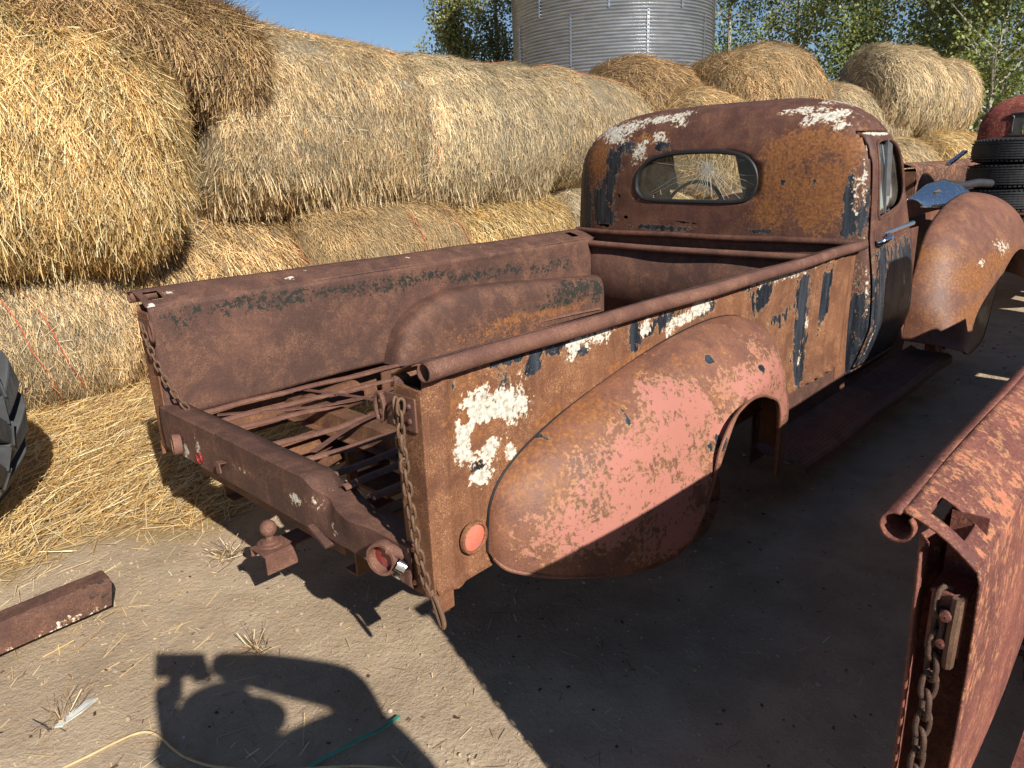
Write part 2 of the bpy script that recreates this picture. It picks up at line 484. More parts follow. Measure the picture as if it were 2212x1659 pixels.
FEN_K = [(0.596, 0.733, 0.011, 0.018), (0.362, 0.725, 0.011, 0.01), (0.923, 0.586, 0.014, 0.021), (0.882, 0.577, 0.023, 0.015), (1.225, 0.737, 0.017, 0.013), (1.029, 0.797, 0.021, 0.01), (0.037, 0.675, 0.004, 0.011)]
DOOR_K = [(3.058, 0.725, 0.309, 0.226), (3.152, 0.464, 0.496, 0.332), (3.238, 0.815, 0.18, 0.151), (2.79, 0.847, 0.082, 0.137), (2.831, 0.573, 0.214, 0.374)]
CORN_K = [(2.461, 0.769, 0.096, 0.221), (2.589, 0.528, 0.13, 0.216), (2.35, 0.868, 0.068, 0.126), (2.589, 0.835, 0.038, 0.089)]
INL_G = [(0.274, 0.918, 0.197, 0.024, 0.60), (0.547, 0.911, 0.185, 0.026, 0.66), (0.861, 0.904, 0.214, 0.024, 0.63), (1.226, 0.896, 0.251, 0.026, 0.66), (1.685, 0.858, 0.302, 0.028, 0.63), (2.16, 0.835, 0.239, 0.031, 0.66), (0.095, 0.896, 0.033, 0.043, 0.60), (0.503, 0.89, 0.161, 0.018, 0.60), (1.087, 0.882, 0.237, 0.029, 0.60)]
FF_O = [(3.584, 0.816, 0.249, 0.053), (4.287, 0.734, 0.318, 0.061), (3.868, 0.677, 0.232, 0.087), (3.331, 0.939, 0.281, 0.025), (4.1, 0.479, 0.51, 0.075), (4.658, 0.571, 0.3, 0.067), (3.234, 0.62, 0.278, 0.068)]
WH = []
M['black_rust'] = rust_mat('rust_dark_chain', (.05, .028, .022), (.09, .05, .036), (.15, .09, .06), speck=.4, streaks=0, fine=2)
# ------------------------------------------------------------------ pickup trucks
BACK, FRONT, ZB = 2.56, 3.42, 1.0
def cab_w(z):
    if z >= 1.0:
        return .845 - .03 * min(1, (z - 1.0) / .5)
    t = (1.0 - z) / .67
    return .845 + .045 * math.sin(min(t, 1) * math.pi * .85) - .055 * max(0, t - .62) / .38
Z1, ZT, NV = 1.20, 1.665, 3.4
def cab_ring(z, sc, n_r=64, n_f=28, n_s=26):
    """closed outline; sc shrinks it toward the roof crown"""
    w = cab_w(min(z, 1.5)) * sc
    xc = (BACK + FRONT) / 2 + .05
    fr = FRONT - max(0, z - 1.0) * .55 if z > 1.0 else FRONT
    if z < .95:
        fr = FRONT + .02
    b = xc - (xc - BACK) * sc
    f = xc + (fr - xc) * sc
    dr, df = .115 * sc, .22 * sc
    pts = []
    for i in range(n_r):                       # rear, from right to left
        t = -math.pi / 2 + math.pi * i / (n_r - 1)
        y = w * math.copysign(abs(math.sin(t)) ** (2 / 3.6), math.sin(t))
        x = b + dr * (1 - abs(math.cos(t)) ** (2 / 2.6)) + .018 * (y / max(w, 1e-6)) ** 2 * sc
        pts.append((x, y, z))
    xs0 = b + dr + .018 * sc
    for i in range(1, n_s):                    # left side
        pts.append((xs0 + (f - df - xs0) * i / n_s, w, z))
    for i in range(n_f):                       # front, left to right
        t = math.pi / 2 - math.pi * i / (n_f - 1)
        y = w * math.copysign(abs(math.sin(t)) ** (2 / 3.0), math.sin(t))
        x = f - df * (1 - abs(math.cos(t)) ** (2 / 2.4))
        pts.append((x, y, z))
    for i in range(n_s - 1, 0, -1):            # right side, front to rear
        pts.append((xs0 + (f - df - xs0) * i / n_s, -w, z))
    pts = np.array(pts)
    pts[:, 1] *= np.where(pts[:, 1] > 0, 1.03, 1.0)
    return pts
def cab_rows():
    rows = []
    zs = list(np.linspace(.33, 1.0, 34)) + list(np.linspace(1.015, Z1, 12))
    for z in zs:
        rows.append(cab_ring(z, 1.0))
    for a in np.linspace(0, math.pi / 2, 40)[1:]:
        phi = math.sin(a) ** (2 / NV)
        sc = max(math.cos(a) ** (2 / NV), .002)
        rows.append(cab_ring(Z1 + (ZT - Z1) * phi, sc))
    return np.array(rows)
WIN_REAR = [(-.315, 1.262), (-.30, 1.33), (-.245, 1.386), (-.14, 1.412), (.02, 1.42), (.18, 1.414), (.30, 1.388), (.375, 1.33), (.392, 1.265), (.375, 1.212), (.30, 1.178), (.02, 1.17), (-.22, 1.172), (-.29, 1.2)]
WIN_SIDE = [(2.715, 1.30), (2.72, 1.40), (2.76, 1.432), (2.86, 1.442), (2.95, 1.436), (3.01, 1.40), (3.05, 1.30), (3.075, 1.20), (3.04, 1.145), (2.95, 1.12), (2.80, 1.10), (2.73, 1.105)]
def fender_grid(A, Bc, yb, yo, n_t=90, n_s=22, ex=1.0, sgn=1):
    """A = line where the fender meets the body, Bc = its outer lip; both lists of (x, z) with matching order"""
    a = spline(A, n_t)
    b = spline(Bc, n_t)
    yo = b[:, 2] if b.shape[1] > 2 else yo
    G = np.zeros((n_t, n_s, 3))
    for j in range(n_s):
        s = j / (n_s - 1) * math.pi / 2
        k = 1 - math.cos(s) ** ex
        G[:, j, 0] = a[:, 0] + (b[:, 0] - a[:, 0]) * k
        G[:, j, 2] = a[:, 1] + (b[:, 1] - a[:, 1]) * k
        G[:, j, 1] = sgn * (yb + (yo - yb) * math.sin(s) ** .95)
    return G
REAR_A = [(.17, .47), (.19, .60), (.27, .68), (.43, .745), (.65, .80), (.87, .84), (1.1, .865), (1.3, .868), (1.47, .84), (1.60, .76), (1.67, .62), (1.69, .45), (1.69, .30)]
REAR_B = [(.175, .455, .82), (.19, .43, .86), (.27, .40, .925), (.37, .376, .98), (.47, .352, 1.015), (.61, .325, 1.035), (.74, .335, 1.045), (.85, .46, 1.048), (.89, .57, 1.048), (.97, .645, 1.045), (1.10, .675, 1.04), (1.24, .645, 1.03), (1.36, .56, 1.02), (1.44, .28, .99)]
FRONT_A = [(3.54, .34), (3.55, .42), (3.56, .56), (3.64, .74), (3.75, .90), (3.92, 1.0), (4.20, 1.08), (4.6, 1.11), (5.0, 1.07), (5.3, .95), (5.5, .76), (5.55, .5)]
FRONT_B = [(3.60, .30), (3.70, .275), (3.84, .27), (3.96, .28), (4.04, .32), (4.09, .39), (4.13, .48), (4.23, .62), (4.52, .74), (4.80, .75), (5.04, .66), (5.16, .50), (5.25, .42)]
def chain_parts(parent, pts, mat, length=.044, r=.0042, ww=.012, label=None):
    pts = spline(pts, 200)
    seg = np.linalg.norm(np.diff(pts, axis=0), axis=1)
    cum = np.concatenate([[0], np.cumsum(seg)])
    n = max(2, int(cum[-1] / (length * .72)))
    ov = []
    for k in range(16):
        t = 2 * math.pi * k / 16
        ov.append((math.cos(t) * ww, 0, math.copysign(abs(math.sin(t)) ** .7, math.sin(t)) * length / 2))
    lm = MB().tube(ov, r, 7, closed=True)
    me = mesh('link', lm.v, lm.f)
    me.polygons.foreach_set('use_smooth', [True] * len(me.polygons))
    me.materials.append(mat)
    ch = bpy.data.objects.new('chain', None)
    COL.objects.link(ch)
    ch.parent = parent
    if label: ch['label'] = label
    for i in range(n):
        s = cum[-1] * (i + .5) / n
        p = np.array([np.interp(s, cum, pts[:, k]) for k in range(3)])
        q = np.array([np.interp(min(s + .01, cum[-1]), cum, pts[:, k]) for k in range(3)])
        q0 = np.array([np.interp(max(s - .01, 0), cum, pts[:, k]) for k in range(3)])
        d = Vector(q - q0).normalized()
        o = bpy.data.objects.new('link', me)
        COL.objects.link(o)
        o.parent = ch
        rot = d.to_track_quat('Z', 'X').to_matrix().to_4x4()
        o.matrix_local = Matrix.Translation(Vector(p)) @ rot @ Matrix.Rotation(math.radians(45 + 90 * (i % 2) + rng.uniform(-14, 14)), 4, 'Z')
    return ch
def wrap(y_sign, G):
    G = G.copy()
    G[..., 1] *= y_sign
    return G
def make_truck(R, mats, detail=True, stake_hole=True, crash=True, far=False):
    side_m, bed_m, cab_m, fen_m, tube_m = mats
    main = R.get('main', False)
    # ---- bed sides
    YI = .705 if main or far else .745
    for sg in (-1, 1):
        nm = 'bed_side'
        L = 2.56
        sp = bpy.data.objects.new(nm, None)
        COL.objects.link(sp)
        sp.parent = R
        # outer skin with its stamped ribs
        nx, nz = 150, 36
        X = np.linspace(0, 2.54, nx)
        Zp = np.linspace(.43, .955, nz)
        G = np.zeros((nx, nz, 3))
        for i, x in enumerate(X):
            rib = 0.0
            for c, wd, h in ((.055, .018, .012), (2.18, .02, .016), (2.27, .03, .02), (2.40, .022, .014)):
                rib = max(rib, h * max(0, 1 - ((x - c) / wd) ** 2) ** .5)
            for j, z in enumerate(Zp):
                G[i, j] = (x, sg * (.80 + rib + .004 * math.sin(x * 3.1 + z * 7) + (.01 if z < .445 else 0)), z)
        f = {}
        if main and sg < 0:
            f = {'pw': blobs(SIDE_W, (0, 2)), 'pk': blobs(SIDE_K_SHADE, (0, 2)), 'po': blobs(SIDE_O, (0, 2))}
        elif not main:
            f = {'pp': const(-.12), 'po': const(-.1)}
        MB().grid(G).ob('outer_panel', side_m, sp, True, solid=.003, fields=f)
        # rear end post, folded edge
        m = MB()
        m.box((-.004 if main or far else .16), (.012 if main or far else .17), sg * YI, sg * .80, .41, .935)
        m.box(-.006, .05, sg * .796, sg * .806, .375, .43)
        m.ob('end_post', side_m, sp, bevel=.003)
        # rolled rail: hollow tube open at the tail
        prof = []
        a0 = 2.9 if sg < 0 else .25
        n = 16
        ring0, ring1 = [], []
        cy, cz, rr = (.826, .98, .0205) if main or far else (.826, .983, .0175)
        xs = np.linspace(-.012, 2.62, 40)
        G = np.zeros((len(xs), n + 1, 3))
        for i, x in enumerate(xs):
            wob = .003 * math.sin(x * 2.3 + 1) + .0015 * math.sin(x * 9)
            for k in range(n + 1):
                t = math.pi * .55 - 2 * math.pi * .9 * k / n      # from the top, round the outside
                G[i, k] = (x, sg * (cy + rr * math.cos(t)), cz + wob + rr * math.sin(t))
        fl = {}
        MB().grid(G).ob('rolled_rail', tube_m, sp, True, solid=.0035, fields=None if main else {'pp': const(-.25)})
        # flange from tube in to the crease, with the stake pocket opening
        fx = sorted(set(list(np.linspace(-.004, 2.56, 120)) + [.018, .022, .074, .078, 2.40, 2.404, 2.46, 2.464]))
        fy = [0, .1, .2, .24, .26, .45, .6, .74, .76, .9, 1.0]
        G = np.zeros((len(fx), len(fy), 3))
        keep = np.ones((len(fx) - 1, len(fy) - 1), bool)
        wide = .03 if sg > 0 and main else 0
        for i, x in enumerate(fx):
            for j, q in enumerate(fy):
                yi = YI - wide * (x / 2.56)
                y0_ = cy - rr * .156
                y = y0_ + (yi - y0_) * q
                wob = .003 * math.sin(x * 2.3 + 1) + .0015 * math.sin(x * 9)
                z = (cz + rr * .988 + wob) * (1 - q) + .955 * q + .006 * math.sin(q * math.pi) + .002 * math.sin(x * 5 + q * 3)
                G[i, j] = (x, sg * y, z)
        if stake_hole:
            for i in range(len(fx) - 1):
                xm = (fx[i] + fx[i + 1]) / 2
                for j in range(len(fy) - 1):
                    qm = (fy[j] + fy[j + 1]) / 2
                    if (.02 < xm < .076 or 2.402 < xm < 2.462) and .25 < qm < .75:
                        keep[i, j] = False
        MB().grid(G, keep).ob('top_flange', bed_m, sp, True, solid=.003, fields=({'pw': blobs([(.016, .606, .012, .008), (.016, .71, .012, .010), (.10, .76, .02, .010), (.27, .78, .012, .008), (.589, .744, .022, .012), (.695, .79, .012, .008), (1.225, .76, .014, .009), (1.714, .77, .014, .009)], (0, 1))} if sg > 0 else None) if main else {'pp': const(.18), 'po': const(.15)})
        # inner wall
        nx, nz = 110, 26
        G = np.zeros((nx, nz, 3))
        for i, x in enumerate(np.linspace(0, 2.545, nx)):
            yi = YI - wide * (x / 2.56)
            for j, z in enumerate(np.linspace(.535, .955, nz)):
                bulge = .007 * math.sin(x * 2.4 + 1) * math.sin((z - .53) * 7.3)
                G[i, j] = (x, sg * (yi - bulge), z - (.006 * math.sin(x * 6.3) if j == 0 else 0))
        P = G[:, 1:-1].reshape(-1, 3)
        G[:, 1:-1, 1] += (.0035 * lump(P, 6, 17, 3)).reshape(nx, nz - 2)
        f = {'pg': blobs(INL_G, (0, 2))} if (main and sg > 0) else ({'pp': lambda co: np.clip((co[:, 2] - .80) * 1.2, -.3, .12)} if not main else {})
        MB().grid(G).ob('inner_panel', bed_m, sp, True, solid=.003, fields=f)
        # apron under the floor line
        MB().box(.02, 2.5, sg * .672, sg * .676, .40, .528).ob('floor_apron', M['chassis'], sp)
        if detail and main:
            for bx, bz in ((.15, .985), (.21, .988), (.9, .987), (1.6, .988)):
                MB().lathe([(.001, .0062), (.007, .0055), (.009, .002), (.009, 0)], (bx, sg * (.77), bz - .006), (0, 0, 1), 10).ob('rivet', bed_m, sp, True)
            for bx, bz in ((.52, .74), (1.0, .61), (.34, .60), (.86, .88)):
                MB().lathe([(.001, .005), (.006, .004), (.008, 0)], (bx, sg * (.703), bz), (0, -sg, 0), 10).ob('rivet', bed_m, sp, True)
        # wheel housing inside the bed
        yb, yi = YI - .001, YI - .135
        prof = [(.98, .535), (1.0, .60), (1.05, .69), (1.15, .765), (1.30, .81), (1.5, .818), (1.8, .80), (2.1, .775), (2.35, .755), (2.53, .745)]
        low = [(1.10, .535), (1.12, .535), (1.15, .535), (1.22, .535), (1.35, .535), (1.55, .535), (1.85, .535), (2.1, .535), (2.35, .535), (2.53, .535)]
        a, b = spline(prof, 70), spline(low, 70)
        n_s = 24
        G = np.zeros((70, n_s, 3))
        for j in range(n_s):
            s = j / (n_s - 1) * math.pi / 2
            kk = 1 - math.cos(s) ** (2 / 5.0) if math.cos(s) > 1e-6 else 1
            ky = math.sin(s) ** (2 / 5.0)
            G[:, j, 0] = a[:, 0] + (b[:, 0] - a[:, 0]) * kk
            G[:, j, 2] = a[:, 1] + (b[:, 1] - a[:, 1]) * kk
            G[:, j, 1] = sg * (yb + (yi - yb) * ky)
        f = {'pg': blobs([(2.253, 0.70, 0.208, 0.05, 0.8), (2.129, 0.651, 0.24, 0.026, 0.7), (2.45, .66, .06, .06, .85)], (0, 2)),
             'po': blobs([(1.9, .62, .5, .03, .75), (1.6, .56, .4, .03, .7)], (0, 2))} if main else None
        h = MB().grid(G)
        h.add([(2.532, sg * yb, .535), (2.532, sg * yb, .745), (2.532, sg * (yi + .02), .742), (2.532, sg * yi, .72), (2.532, sg * yi, .535)], [(0, 1, 2, 3, 4)])
        h.ob('wheel_housing', bed_m, sp, True, fields=f)
    if not (main or far):
        for sg in (-1, 1):
            MB().box(.022, .074, sg * .752, sg * .79, .90, .905).box(.074, .077, sg * .752, sg * .79, .90, .985).ob('stake_pocket', bed_m, R)
    if not (main or far):
        MB().box(.02, 2.5, -.70, .70, .520, .528).ob('bed_floor', bed_m, R)
    # ---- front panel and its tube
    fp = MB()
    G = np.zeros((2, 40, 3))
    for j, y in enumerate(np.linspace(-.70, .69, 40)):
        for i, z in enumerate((.50, .93)):
            G[i, j] = (2.52 + .004 * math.sin(y * 9), y, z)
    fp.grid(G).ob('front_panel', bed_m, R, True, solid=.003)
    MB().tube([(2.512, y, .918 + .012 * (y / .7) ** 2 * (1 if y > 0 else .3)) for y in np.linspace(-.74, .72, 14)], .019, 12).ob('front_rail', tube_m, R, True)
    # ---- rear sill
    ny = 120
    prof = [(.075, .580), (.03, .586), (-.013, .590), (-.0175, .586), (-.018, .55), (-.018, .51), (-.018, .47), (-.018, .436), (-.012, .430), (.03, .430)]
    G = np.zeros((ny, len(prof), 3))
    for i, y in enumerate(np.linspace(-.735, .715, ny)):
        dent = 0.0
        fold = 0.0
        if crash:
            dent = 1 / (1 + math.exp((y + .30) / .035)) * .048 - .012 * math.exp(-((y + .27) / .035) ** 2)
            fold = .022 * math.exp(-((y + .36) / .04) ** 2) - .012 * math.exp(-((y + .5) / .05) ** 2)
        for j, (x, z) in enumerate(prof):
            top = max(0, (z - .45) / .13)
            G[i, j] = (x + fold * top + .0015 * math.sin(y * 11 + z * 30), y, z - dent * top + (.02 * min(0, (y + .55)) if z < .5 and y < -.55 else 0))
    f = {'pw': blobs([(-.22, .50, .03, .018, .9), (-.05, .50, .012, .008, .8), (.52, .46, .02, .03, .85), (-.60, .43, .07, .012, .9), (-.42, .47, .04, .02, .6), (.10, .52, .05, .02, .58), (-.30, .53, .05, .02, .58), (.42, .50, .02, .03, .7)], (1, 2)),
         'pk': blobs([(-.66, .44, .04, .02, .8)], (1, 2))} if main else None
    MB().grid(G).ob('rear_sill', bed_m, R, True, solid=.004, fields=f)
    m = MB()
    m.box(.012, .05, -.40, .50, .375, .436)
    m.ob('rear_cross_member', M['chassis'], R, bevel=.004)
    if detail:
        # lamp rings on the sill
        for (ly, lz, r, tilt) in ((.555, .483, .036, .25), (-.645, .487, .043, -.3)):
            ax = (-1, tilt, .05)
            MB().lathe([(r * .75, .0), (r, .002), (r * 1.06, .022), (r * .98, .030), (r * .80, .030), (r * .78, .012), (r * .74, .004)], (-.02, ly, lz), ax, 28).ob('lamp_ring', tube_m, R, True)
            MB().lathe([(.001, .010), (r * .5, .012), (r * .78, .006)], (-.02, ly, lz), ax, 24).ob('lamp_lens', M['lens'], R, True)
        MB().lathe([(.0, .0), (.012, .001), (.02, .006), (.02, .012)], (-.016, .405, .468), (-1, 0, 0), 18).ob('slot_reflector', M['lens'], R, True)
        o = MB().lathe([(.0, .0035), (.019, .0035)], (-.0175, .403, .468), (-1, 0, 0), 20)
        o.v = [(x, .403 + (y - .403) * .62, .455 + (z - .468) * 1.9) for x, y, z in o.v]
        o.ob('slot', M['black'], R)
        o = MB().lathe([(.0, .0055), (.0125, .005), (.013, .003)], (-.0175, .403, .478), (-1, 0, 0), 20)
        o.v = [(x, .403 + (y - .403) * .7, .475 + (z - .478) * 1.4) for x, y, z in o.v]
        o.ob('slot_lens', M['lens'], R, True)
        # lamp socket by the right ring
        m = MB().tube([(-.03, -.665, .515), (-.012, -.70, .508), (.0, -.715, .50)], .016, 12)
        m.ob('lamp_socket', tube_m, R, True)
        m = MB().tube([(-.032, -.70, .49), (-.02, -.715, .478)], .018, 12)
        m.ob('lamp_cap', M['chrome'], R, True)
        # latch hook in the middle and small plates
        m = MB().bar((-.02, .215, .505), (-.045, .215, .508), .03, .004).bar((-.045, .215, .508), (-.047, .205, .475), .03, .004, (1, 0, 0))
        m.ob('latch_hook', tube_m, R, bevel=.001)
        m = MB().bar((-.022, -.30, .452), (-.024, -.385, .418), .012, .03, (1, 0, 0)).box(-.03, -.018, -.33, -.30, .425, .445)
        m.ob('sill_bracket', bed_m, R, bevel=.002)
        m = MB().box(-.006, .05, .60, .70, .45, .53).box(-.012, .03, .63, .69, .41, .46).bar((-.01, .66, .44), (.0, .71, .52), .02, .05)
        m.ob('corner_bracket', tube_m, R, bevel=.004)
        # round reflector on the right bed side
        c = (.118, -.806, .535)
        MB().lathe([(.040, 0), (.043, .004), (.041, .012), (.036, .014), (.034, .008)], c, (0, -1, 0), 32).ob('reflector_ring', side_m, R, True)
        MB().lathe([(.0, .013), (.018, .012), (.034, .007)], c, (0, -1, 0), 32).ob('reflector_lens', M['lens_pale'] if main else M['lens'], R, True)
        # chain brackets
        for sg in (-1, 1):
            m = MB()
            m.box((-.010 if main else .004), (-.004 if main else .010), sg * (.675 if main else .75), sg * .785, .835, .915)
            m.ob('chain_plate', tube_m, R, bevel=.002)
            if main:
                o = [(-.014, sg * (.675 + .016 * math.cos(t) - .012), .875 + .034 * math.sin(t)) for t in np.linspace(0, 2 * math.pi, 18)[:-1]]
                MB().tube(o, .006, 7, closed=True).ob('chain_loop', tube_m, R, True)
            for dz in (.86, .895):
                MB().lathe([(.001, .006), (.006, .005), (.007, 0)], (-.010, sg * .765, dz), (-1, 0, 0), 10).ob('rivet', tube_m, R, True)
        if main:
            chain_parts(R, [(-.02, .725, .895), (-.018, .70, .82), (-.006, .66, .72), (.02, .62, .63), (.04, .60, .588)], M['chain'], .037, .0036, .0088)
            chain_parts(R, [(-.022, -.735, .91), (-.026, -.742, .86), (-.026, -.75, .75), (-.026, -.762, .65), (-.026, -.778, .55), (-.026, -.80, .47), (-.024, -.815, .445)], M['chain'], .037, .0036, .0088)
            chain_parts(R, [(-.022, -.755, .91), (-.034, -.762, .86), (-.034, -.764, .75), (-.034, -.775, .65), (-.034, -.79, .55), (-.030, -.80, .50)], M['chain'], .037, .0036, .0088)
            hk = [(-.024, -.812, .46), (-.026, -.824, .425), (-.026, -.838, .388), (-.026, -.848, .375), (-.026, -.852, .392), (-.026, -.838, .43), (-.026, -.825, .45)]
            MB().tube(spline(hk, 24), .0058, 8).ob('hook', M['chain'], R, True)
        else:
            chain_parts(R, [(.01, .772, .915), (-.004, .772, .86), (-.006, .772, .70), (-.006, .772, .55), (-.004, .772, .40)], M['black_rust'], .036, .0034, .0088)
            MB().tube(spline([(-.004, .757, .915), (-.010, .757, .88), (-.010, .757, .85), (-.006, .757, .83), (-.002, .757, .86), (-.001, .757, .90)], 26, True), .006, 8, closed=True).ob('hook', M['chain'], R, True)
    # ---- floor: long skid strips over an open frame
    sy = [.592, .43, .325, .105, -.07, -.245, -.365, -.49]
    for k, y in enumerate(sy):
        r = np.random.default_rng(40 + k + (0 if main else 50))
        n = 26
        m = MB()
        pts = []
        bend = r.uniform(-.035, .035)
        for i in range(n):
            x = .05 + 2.42 * i / (n - 1)
            sag = -.022 * math.sin(min(1, x / 1.6) * math.pi) * (1 + .6 * r.uniform(-.3, .3)) if x < 1.6 else 0
            pts.append(Vector((x, y + bend * math.sin(x * 1.9) + (.02 if (k == 3 and x > .35) else 0), .562 + sag + .010 * math.sin(x * 4 + k))))
        vs, fs = [], []
        for i, p in enumerate(pts):
            for dy, dz in ((-.017, -.004), (-.008, .004), (.0, .006), (.008, .004), (.017, -.004)):
                vs.append((p.x, p.y + dy, p.z + dz))
        for i in range(n - 1):
            for j in range(4):
                fs.append((i * 5 + j, i * 5 + j + 1, (i + 1) * 5 + j + 1, (i + 1) * 5 + j))
        m.add(vs, fs)
        m.ob('skid_strip', tube_m, R, False, solid=.003)
    for k, (a_, b_, c_) in enumerate([((.10, .50, .57), (.6, .30, .545), (1.3, .42, .57)), ((.12, -.10, .575), (.55, .12, .54), (1.2, .02, .565)), ((.5, .66, .54), (.62, .1, .548), (.58, -.6, .545))]):
        pts = spline([a_, b_, c_], 14)
        m = MB()
        for p_, q_ in zip(pts[:-1], pts[1:]):
            m.bar(p_, q_, .022, .003)
        m.ob('bent_strip', tube_m, R)
    # frame rails and cross members
    for sg in (-1, 1):
        m = MB().box(.04, 4.9, sg * .40 - .004, sg * .40 + .004, .30, .44).box(.04, 4.9, sg * .40 - sg * .004, sg * .34, .436, .442).box(.04, 4.9, sg * .40 - sg * .004, sg * .34, .298, .304)
        m.ob('frame_rail', M['chassis'], R, bevel=.002)
    for cx, ang in ((.50, .0), (.92, .02), (1.42, 0), (1.95, -.02)):
        m = MB()
        prof = [(-.085, .0), (-.05, .0), (-.038, .062), (.038, .062), (.05, .0), (.085, .0)]
        G = np.zeros((2, 6, 3))
        for i, y in enumerate((-.68, .68)):
            for j, (dx, dz) in enumerate(prof):
                G[i, j] = (cx + dx + ang * y * 6, y, .445 + dz)
        m.grid(G).ob('cross_member', M['chassis'], R, solid=.004)
    if detail:
        m = MB().bar((.35, .22, .30), (.72, .18, .50), .07, .006, (0, .4, 1))
        m.ob('brace_plate', M['chassis'], R, bevel=.001)
        m = MB().bar((.14, .20, .36), (.52, .34, .36), .05, .05).bar((.52, .10, .34), (.52, .34, .38), .05, .04)
        m.ob('spring_hanger', M['chassis'], R, bevel=.004)
        m = MB()
        m.lathe([(.0, -.14), (.055, -.135), (.06, -.12), (.06, .12), (.055, .135), (.0, .14)], (.62, .58, .47), (1, .15, 0), 20)
        m.ob('air_tank', M['chassis'], R, True)
        MB().box(.16, .36, .40, .60, .36, .372).ob('battery_tray', M['chassis'], R, bevel=.003)
        MB().box(.36, .50, -.12, .12, .33, .345).ob('spare_bracket', M['chassis'], R, bevel=.003)
        m = MB().bar((.30, -.02, .28), (.30, -.02, .50), .02, .03).tube([(.34, .06, .40), (.46, .10, .41)], .022, 12)
        m.ob('brake_rod', M['chassis'], R)
        # leaf springs
        for sg in (-1, 1):
            lv = MB()
            for q in range(5):
                L = .55 - q * .09
                pts = [(1.23 + L * t, sg * .52, .30 - .10 * (1 - t * t) - q * .009) for t in np.linspace(-1, 1, 9)]
                for a, b in zip(pts[:-1], pts[1:]):
                    lv.bar(a, b, .045, .007)
            lv.ob('leaf_spring', M['chassis'], R)
    # axle and brake drums; no wheels on this one
    if R.get('wheels', False):
        pass
    for ax_x in (1.30, 4.55):
        MB().tube([(ax_x, -.66, .155), (ax_x, 0, .155), (ax_x, .66, .155)], .04, 12, rr=[.036, .075, .036]).ob('axle', M['chassis'], R, True)
        for sg in (-1, 1):
            d = MB().lathe([(.0, .075), (.03, .07), (.035, .05), (.05, .048), (.055, .03), (.095, .028), (.10, .02), (.14, .018), (.152, .010), (.152, -.03), (.158, -.034), (.158, -.05), (.10, -.055)], (ax_x, sg * .76, .158), (0, sg, 0), 36)
            dr = d.ob('brake_drum', fen_m, R, True)
            for k in range(6):
                t = k * math.pi / 3
                MB().lathe([(.0, .02), (.008, .02), (.009, 0)], (ax_x + .075 * math.cos(t), sg * .788, .158 + .075 * math.sin(t)), (0, sg, 0), 6).ob('wheel_stud', M['chassis'], dr)
    # ---- hitch
    if main:
        h = bpy.data.objects.new('tow_hitch', None)
        COL.objects.link(h)
        h.parent = R
        m = MB().box(-.055, .45, -.045, .045, .262, .270).box(-.055, .05, -.05, -.044, .205, .266).box(-.055, .05, .044, .05, .235, .266)
        m.ob('draw_bar', M['tube'], h, bevel=.002)
        MB().lathe([(.042, 0), (.04, .004), (.028, .006), (.026, .012), (.013, .016), (.012, .028), (.020, .034), (.026, .046), (.0265, .056), (.022, .070), (.012, .079), (.0, .081)], (.0, .02, .270), (0, 0, 1), 26).ob('tow_ball', M['tube'], h, True)
        MB().lathe([(.0, .02), (.018, .018), (.03, .005), (.03, -.02), (.018, -.03), (.0, -.03)], (.14, .245, .36), (.2, .1, 1), 18).ob('shackle', M['tube'], h, True)
    # ---- cab
    rows = cab_rows()
    nz_, nu, _ = rows.shape
    cl = np.concatenate([rows, rows[:, :1]], axis=1)
    lp_ = lump(cl.reshape(-1, 3), 5.5, 23, 3).reshape(cl.shape[:2])
    lp_[:, -1] = lp_[:, 0]
    cl[..., 0] += np.where(cl[..., 0] < 2.75, .0028 * lp_, 0)
    cl[..., 2] += np.where(cl[..., 2] > 1.5, .0025 * lp_, 0)
    cen = (cl[:-1, :-1] + cl[1:, 1:] + cl[:-1, 1:] + cl[1:, :-1]) / 4
    rear = (cen[..., 0] < 2.9) & (np.abs(cen[..., 1]) < .66)
    win_r = spline(WIN_REAR, 64, True)
    win_s = spline(WIN_SIDE, 60, True)
    if far:
        win_r = spline([(-.40, 1.26), (-.40, 1.40), (-.36, 1.44), (.48, 1.44), (.52, 1.40), (.52, 1.26), (.48, 1.22), (-.36, 1.22)], 48, True)
    h_rear = rear & inside(win_r, cen[..., 1], cen[..., 2])
    side = np.abs(cen[..., 1]) > .5
    h_side = side & inside(win_s, cen[..., 0], cen[..., 2])
    ws_poly = [(.06, 1.10), (.64, 1.10), (.60, 1.43), (.06, 1.46)]
    h_front = (cen[..., 0] > 3.0) & (inside(ws_poly, np.abs(cen[..., 1]), cen[..., 2]))
    door = side & (cen[..., 0] > 2.655) & (cen[..., 0] < 3.27) & (cen[..., 2] > .375) & (cen[..., 2] < 1.487)
    F = FRONT
    shell_keep = ~(h_rear | h_side | h_front | door)
    def snapped(keep, hole_defs, G, shrink=None):
        G = G.copy()
        for hmask, poly, axes in hole_defs:
            A, B = hmask.shape
            for i in range(1, A):
                for j in range(B + 1):
                    ia, ja = (i - 1, i), ((j - 1) % B, j % B)
                    st = [hmask[a, b] for a in ia for b in ja]
                    if any(st) and not all(st):
                        p = G[i, j]
                        u, v = snap_to(poly, p[axes[0]] if axes[0] != 1 else p[1], p[2])
                        G[i, j, axes[0]] = u
                        G[i, j, 2] = v
        return G
    Gs = snapped(shell_keep, [(h_rear, win_r, (1, 2)), (h_side, win_s, (0, 2))], cl)
    def cabf(co):
        pass
    yz = (1, 2)
    def on_rear(fn):
        def g(co):
            r = fn(co)
            return np.where(co[:, 0] < 2.95, r, -.9)
        return g
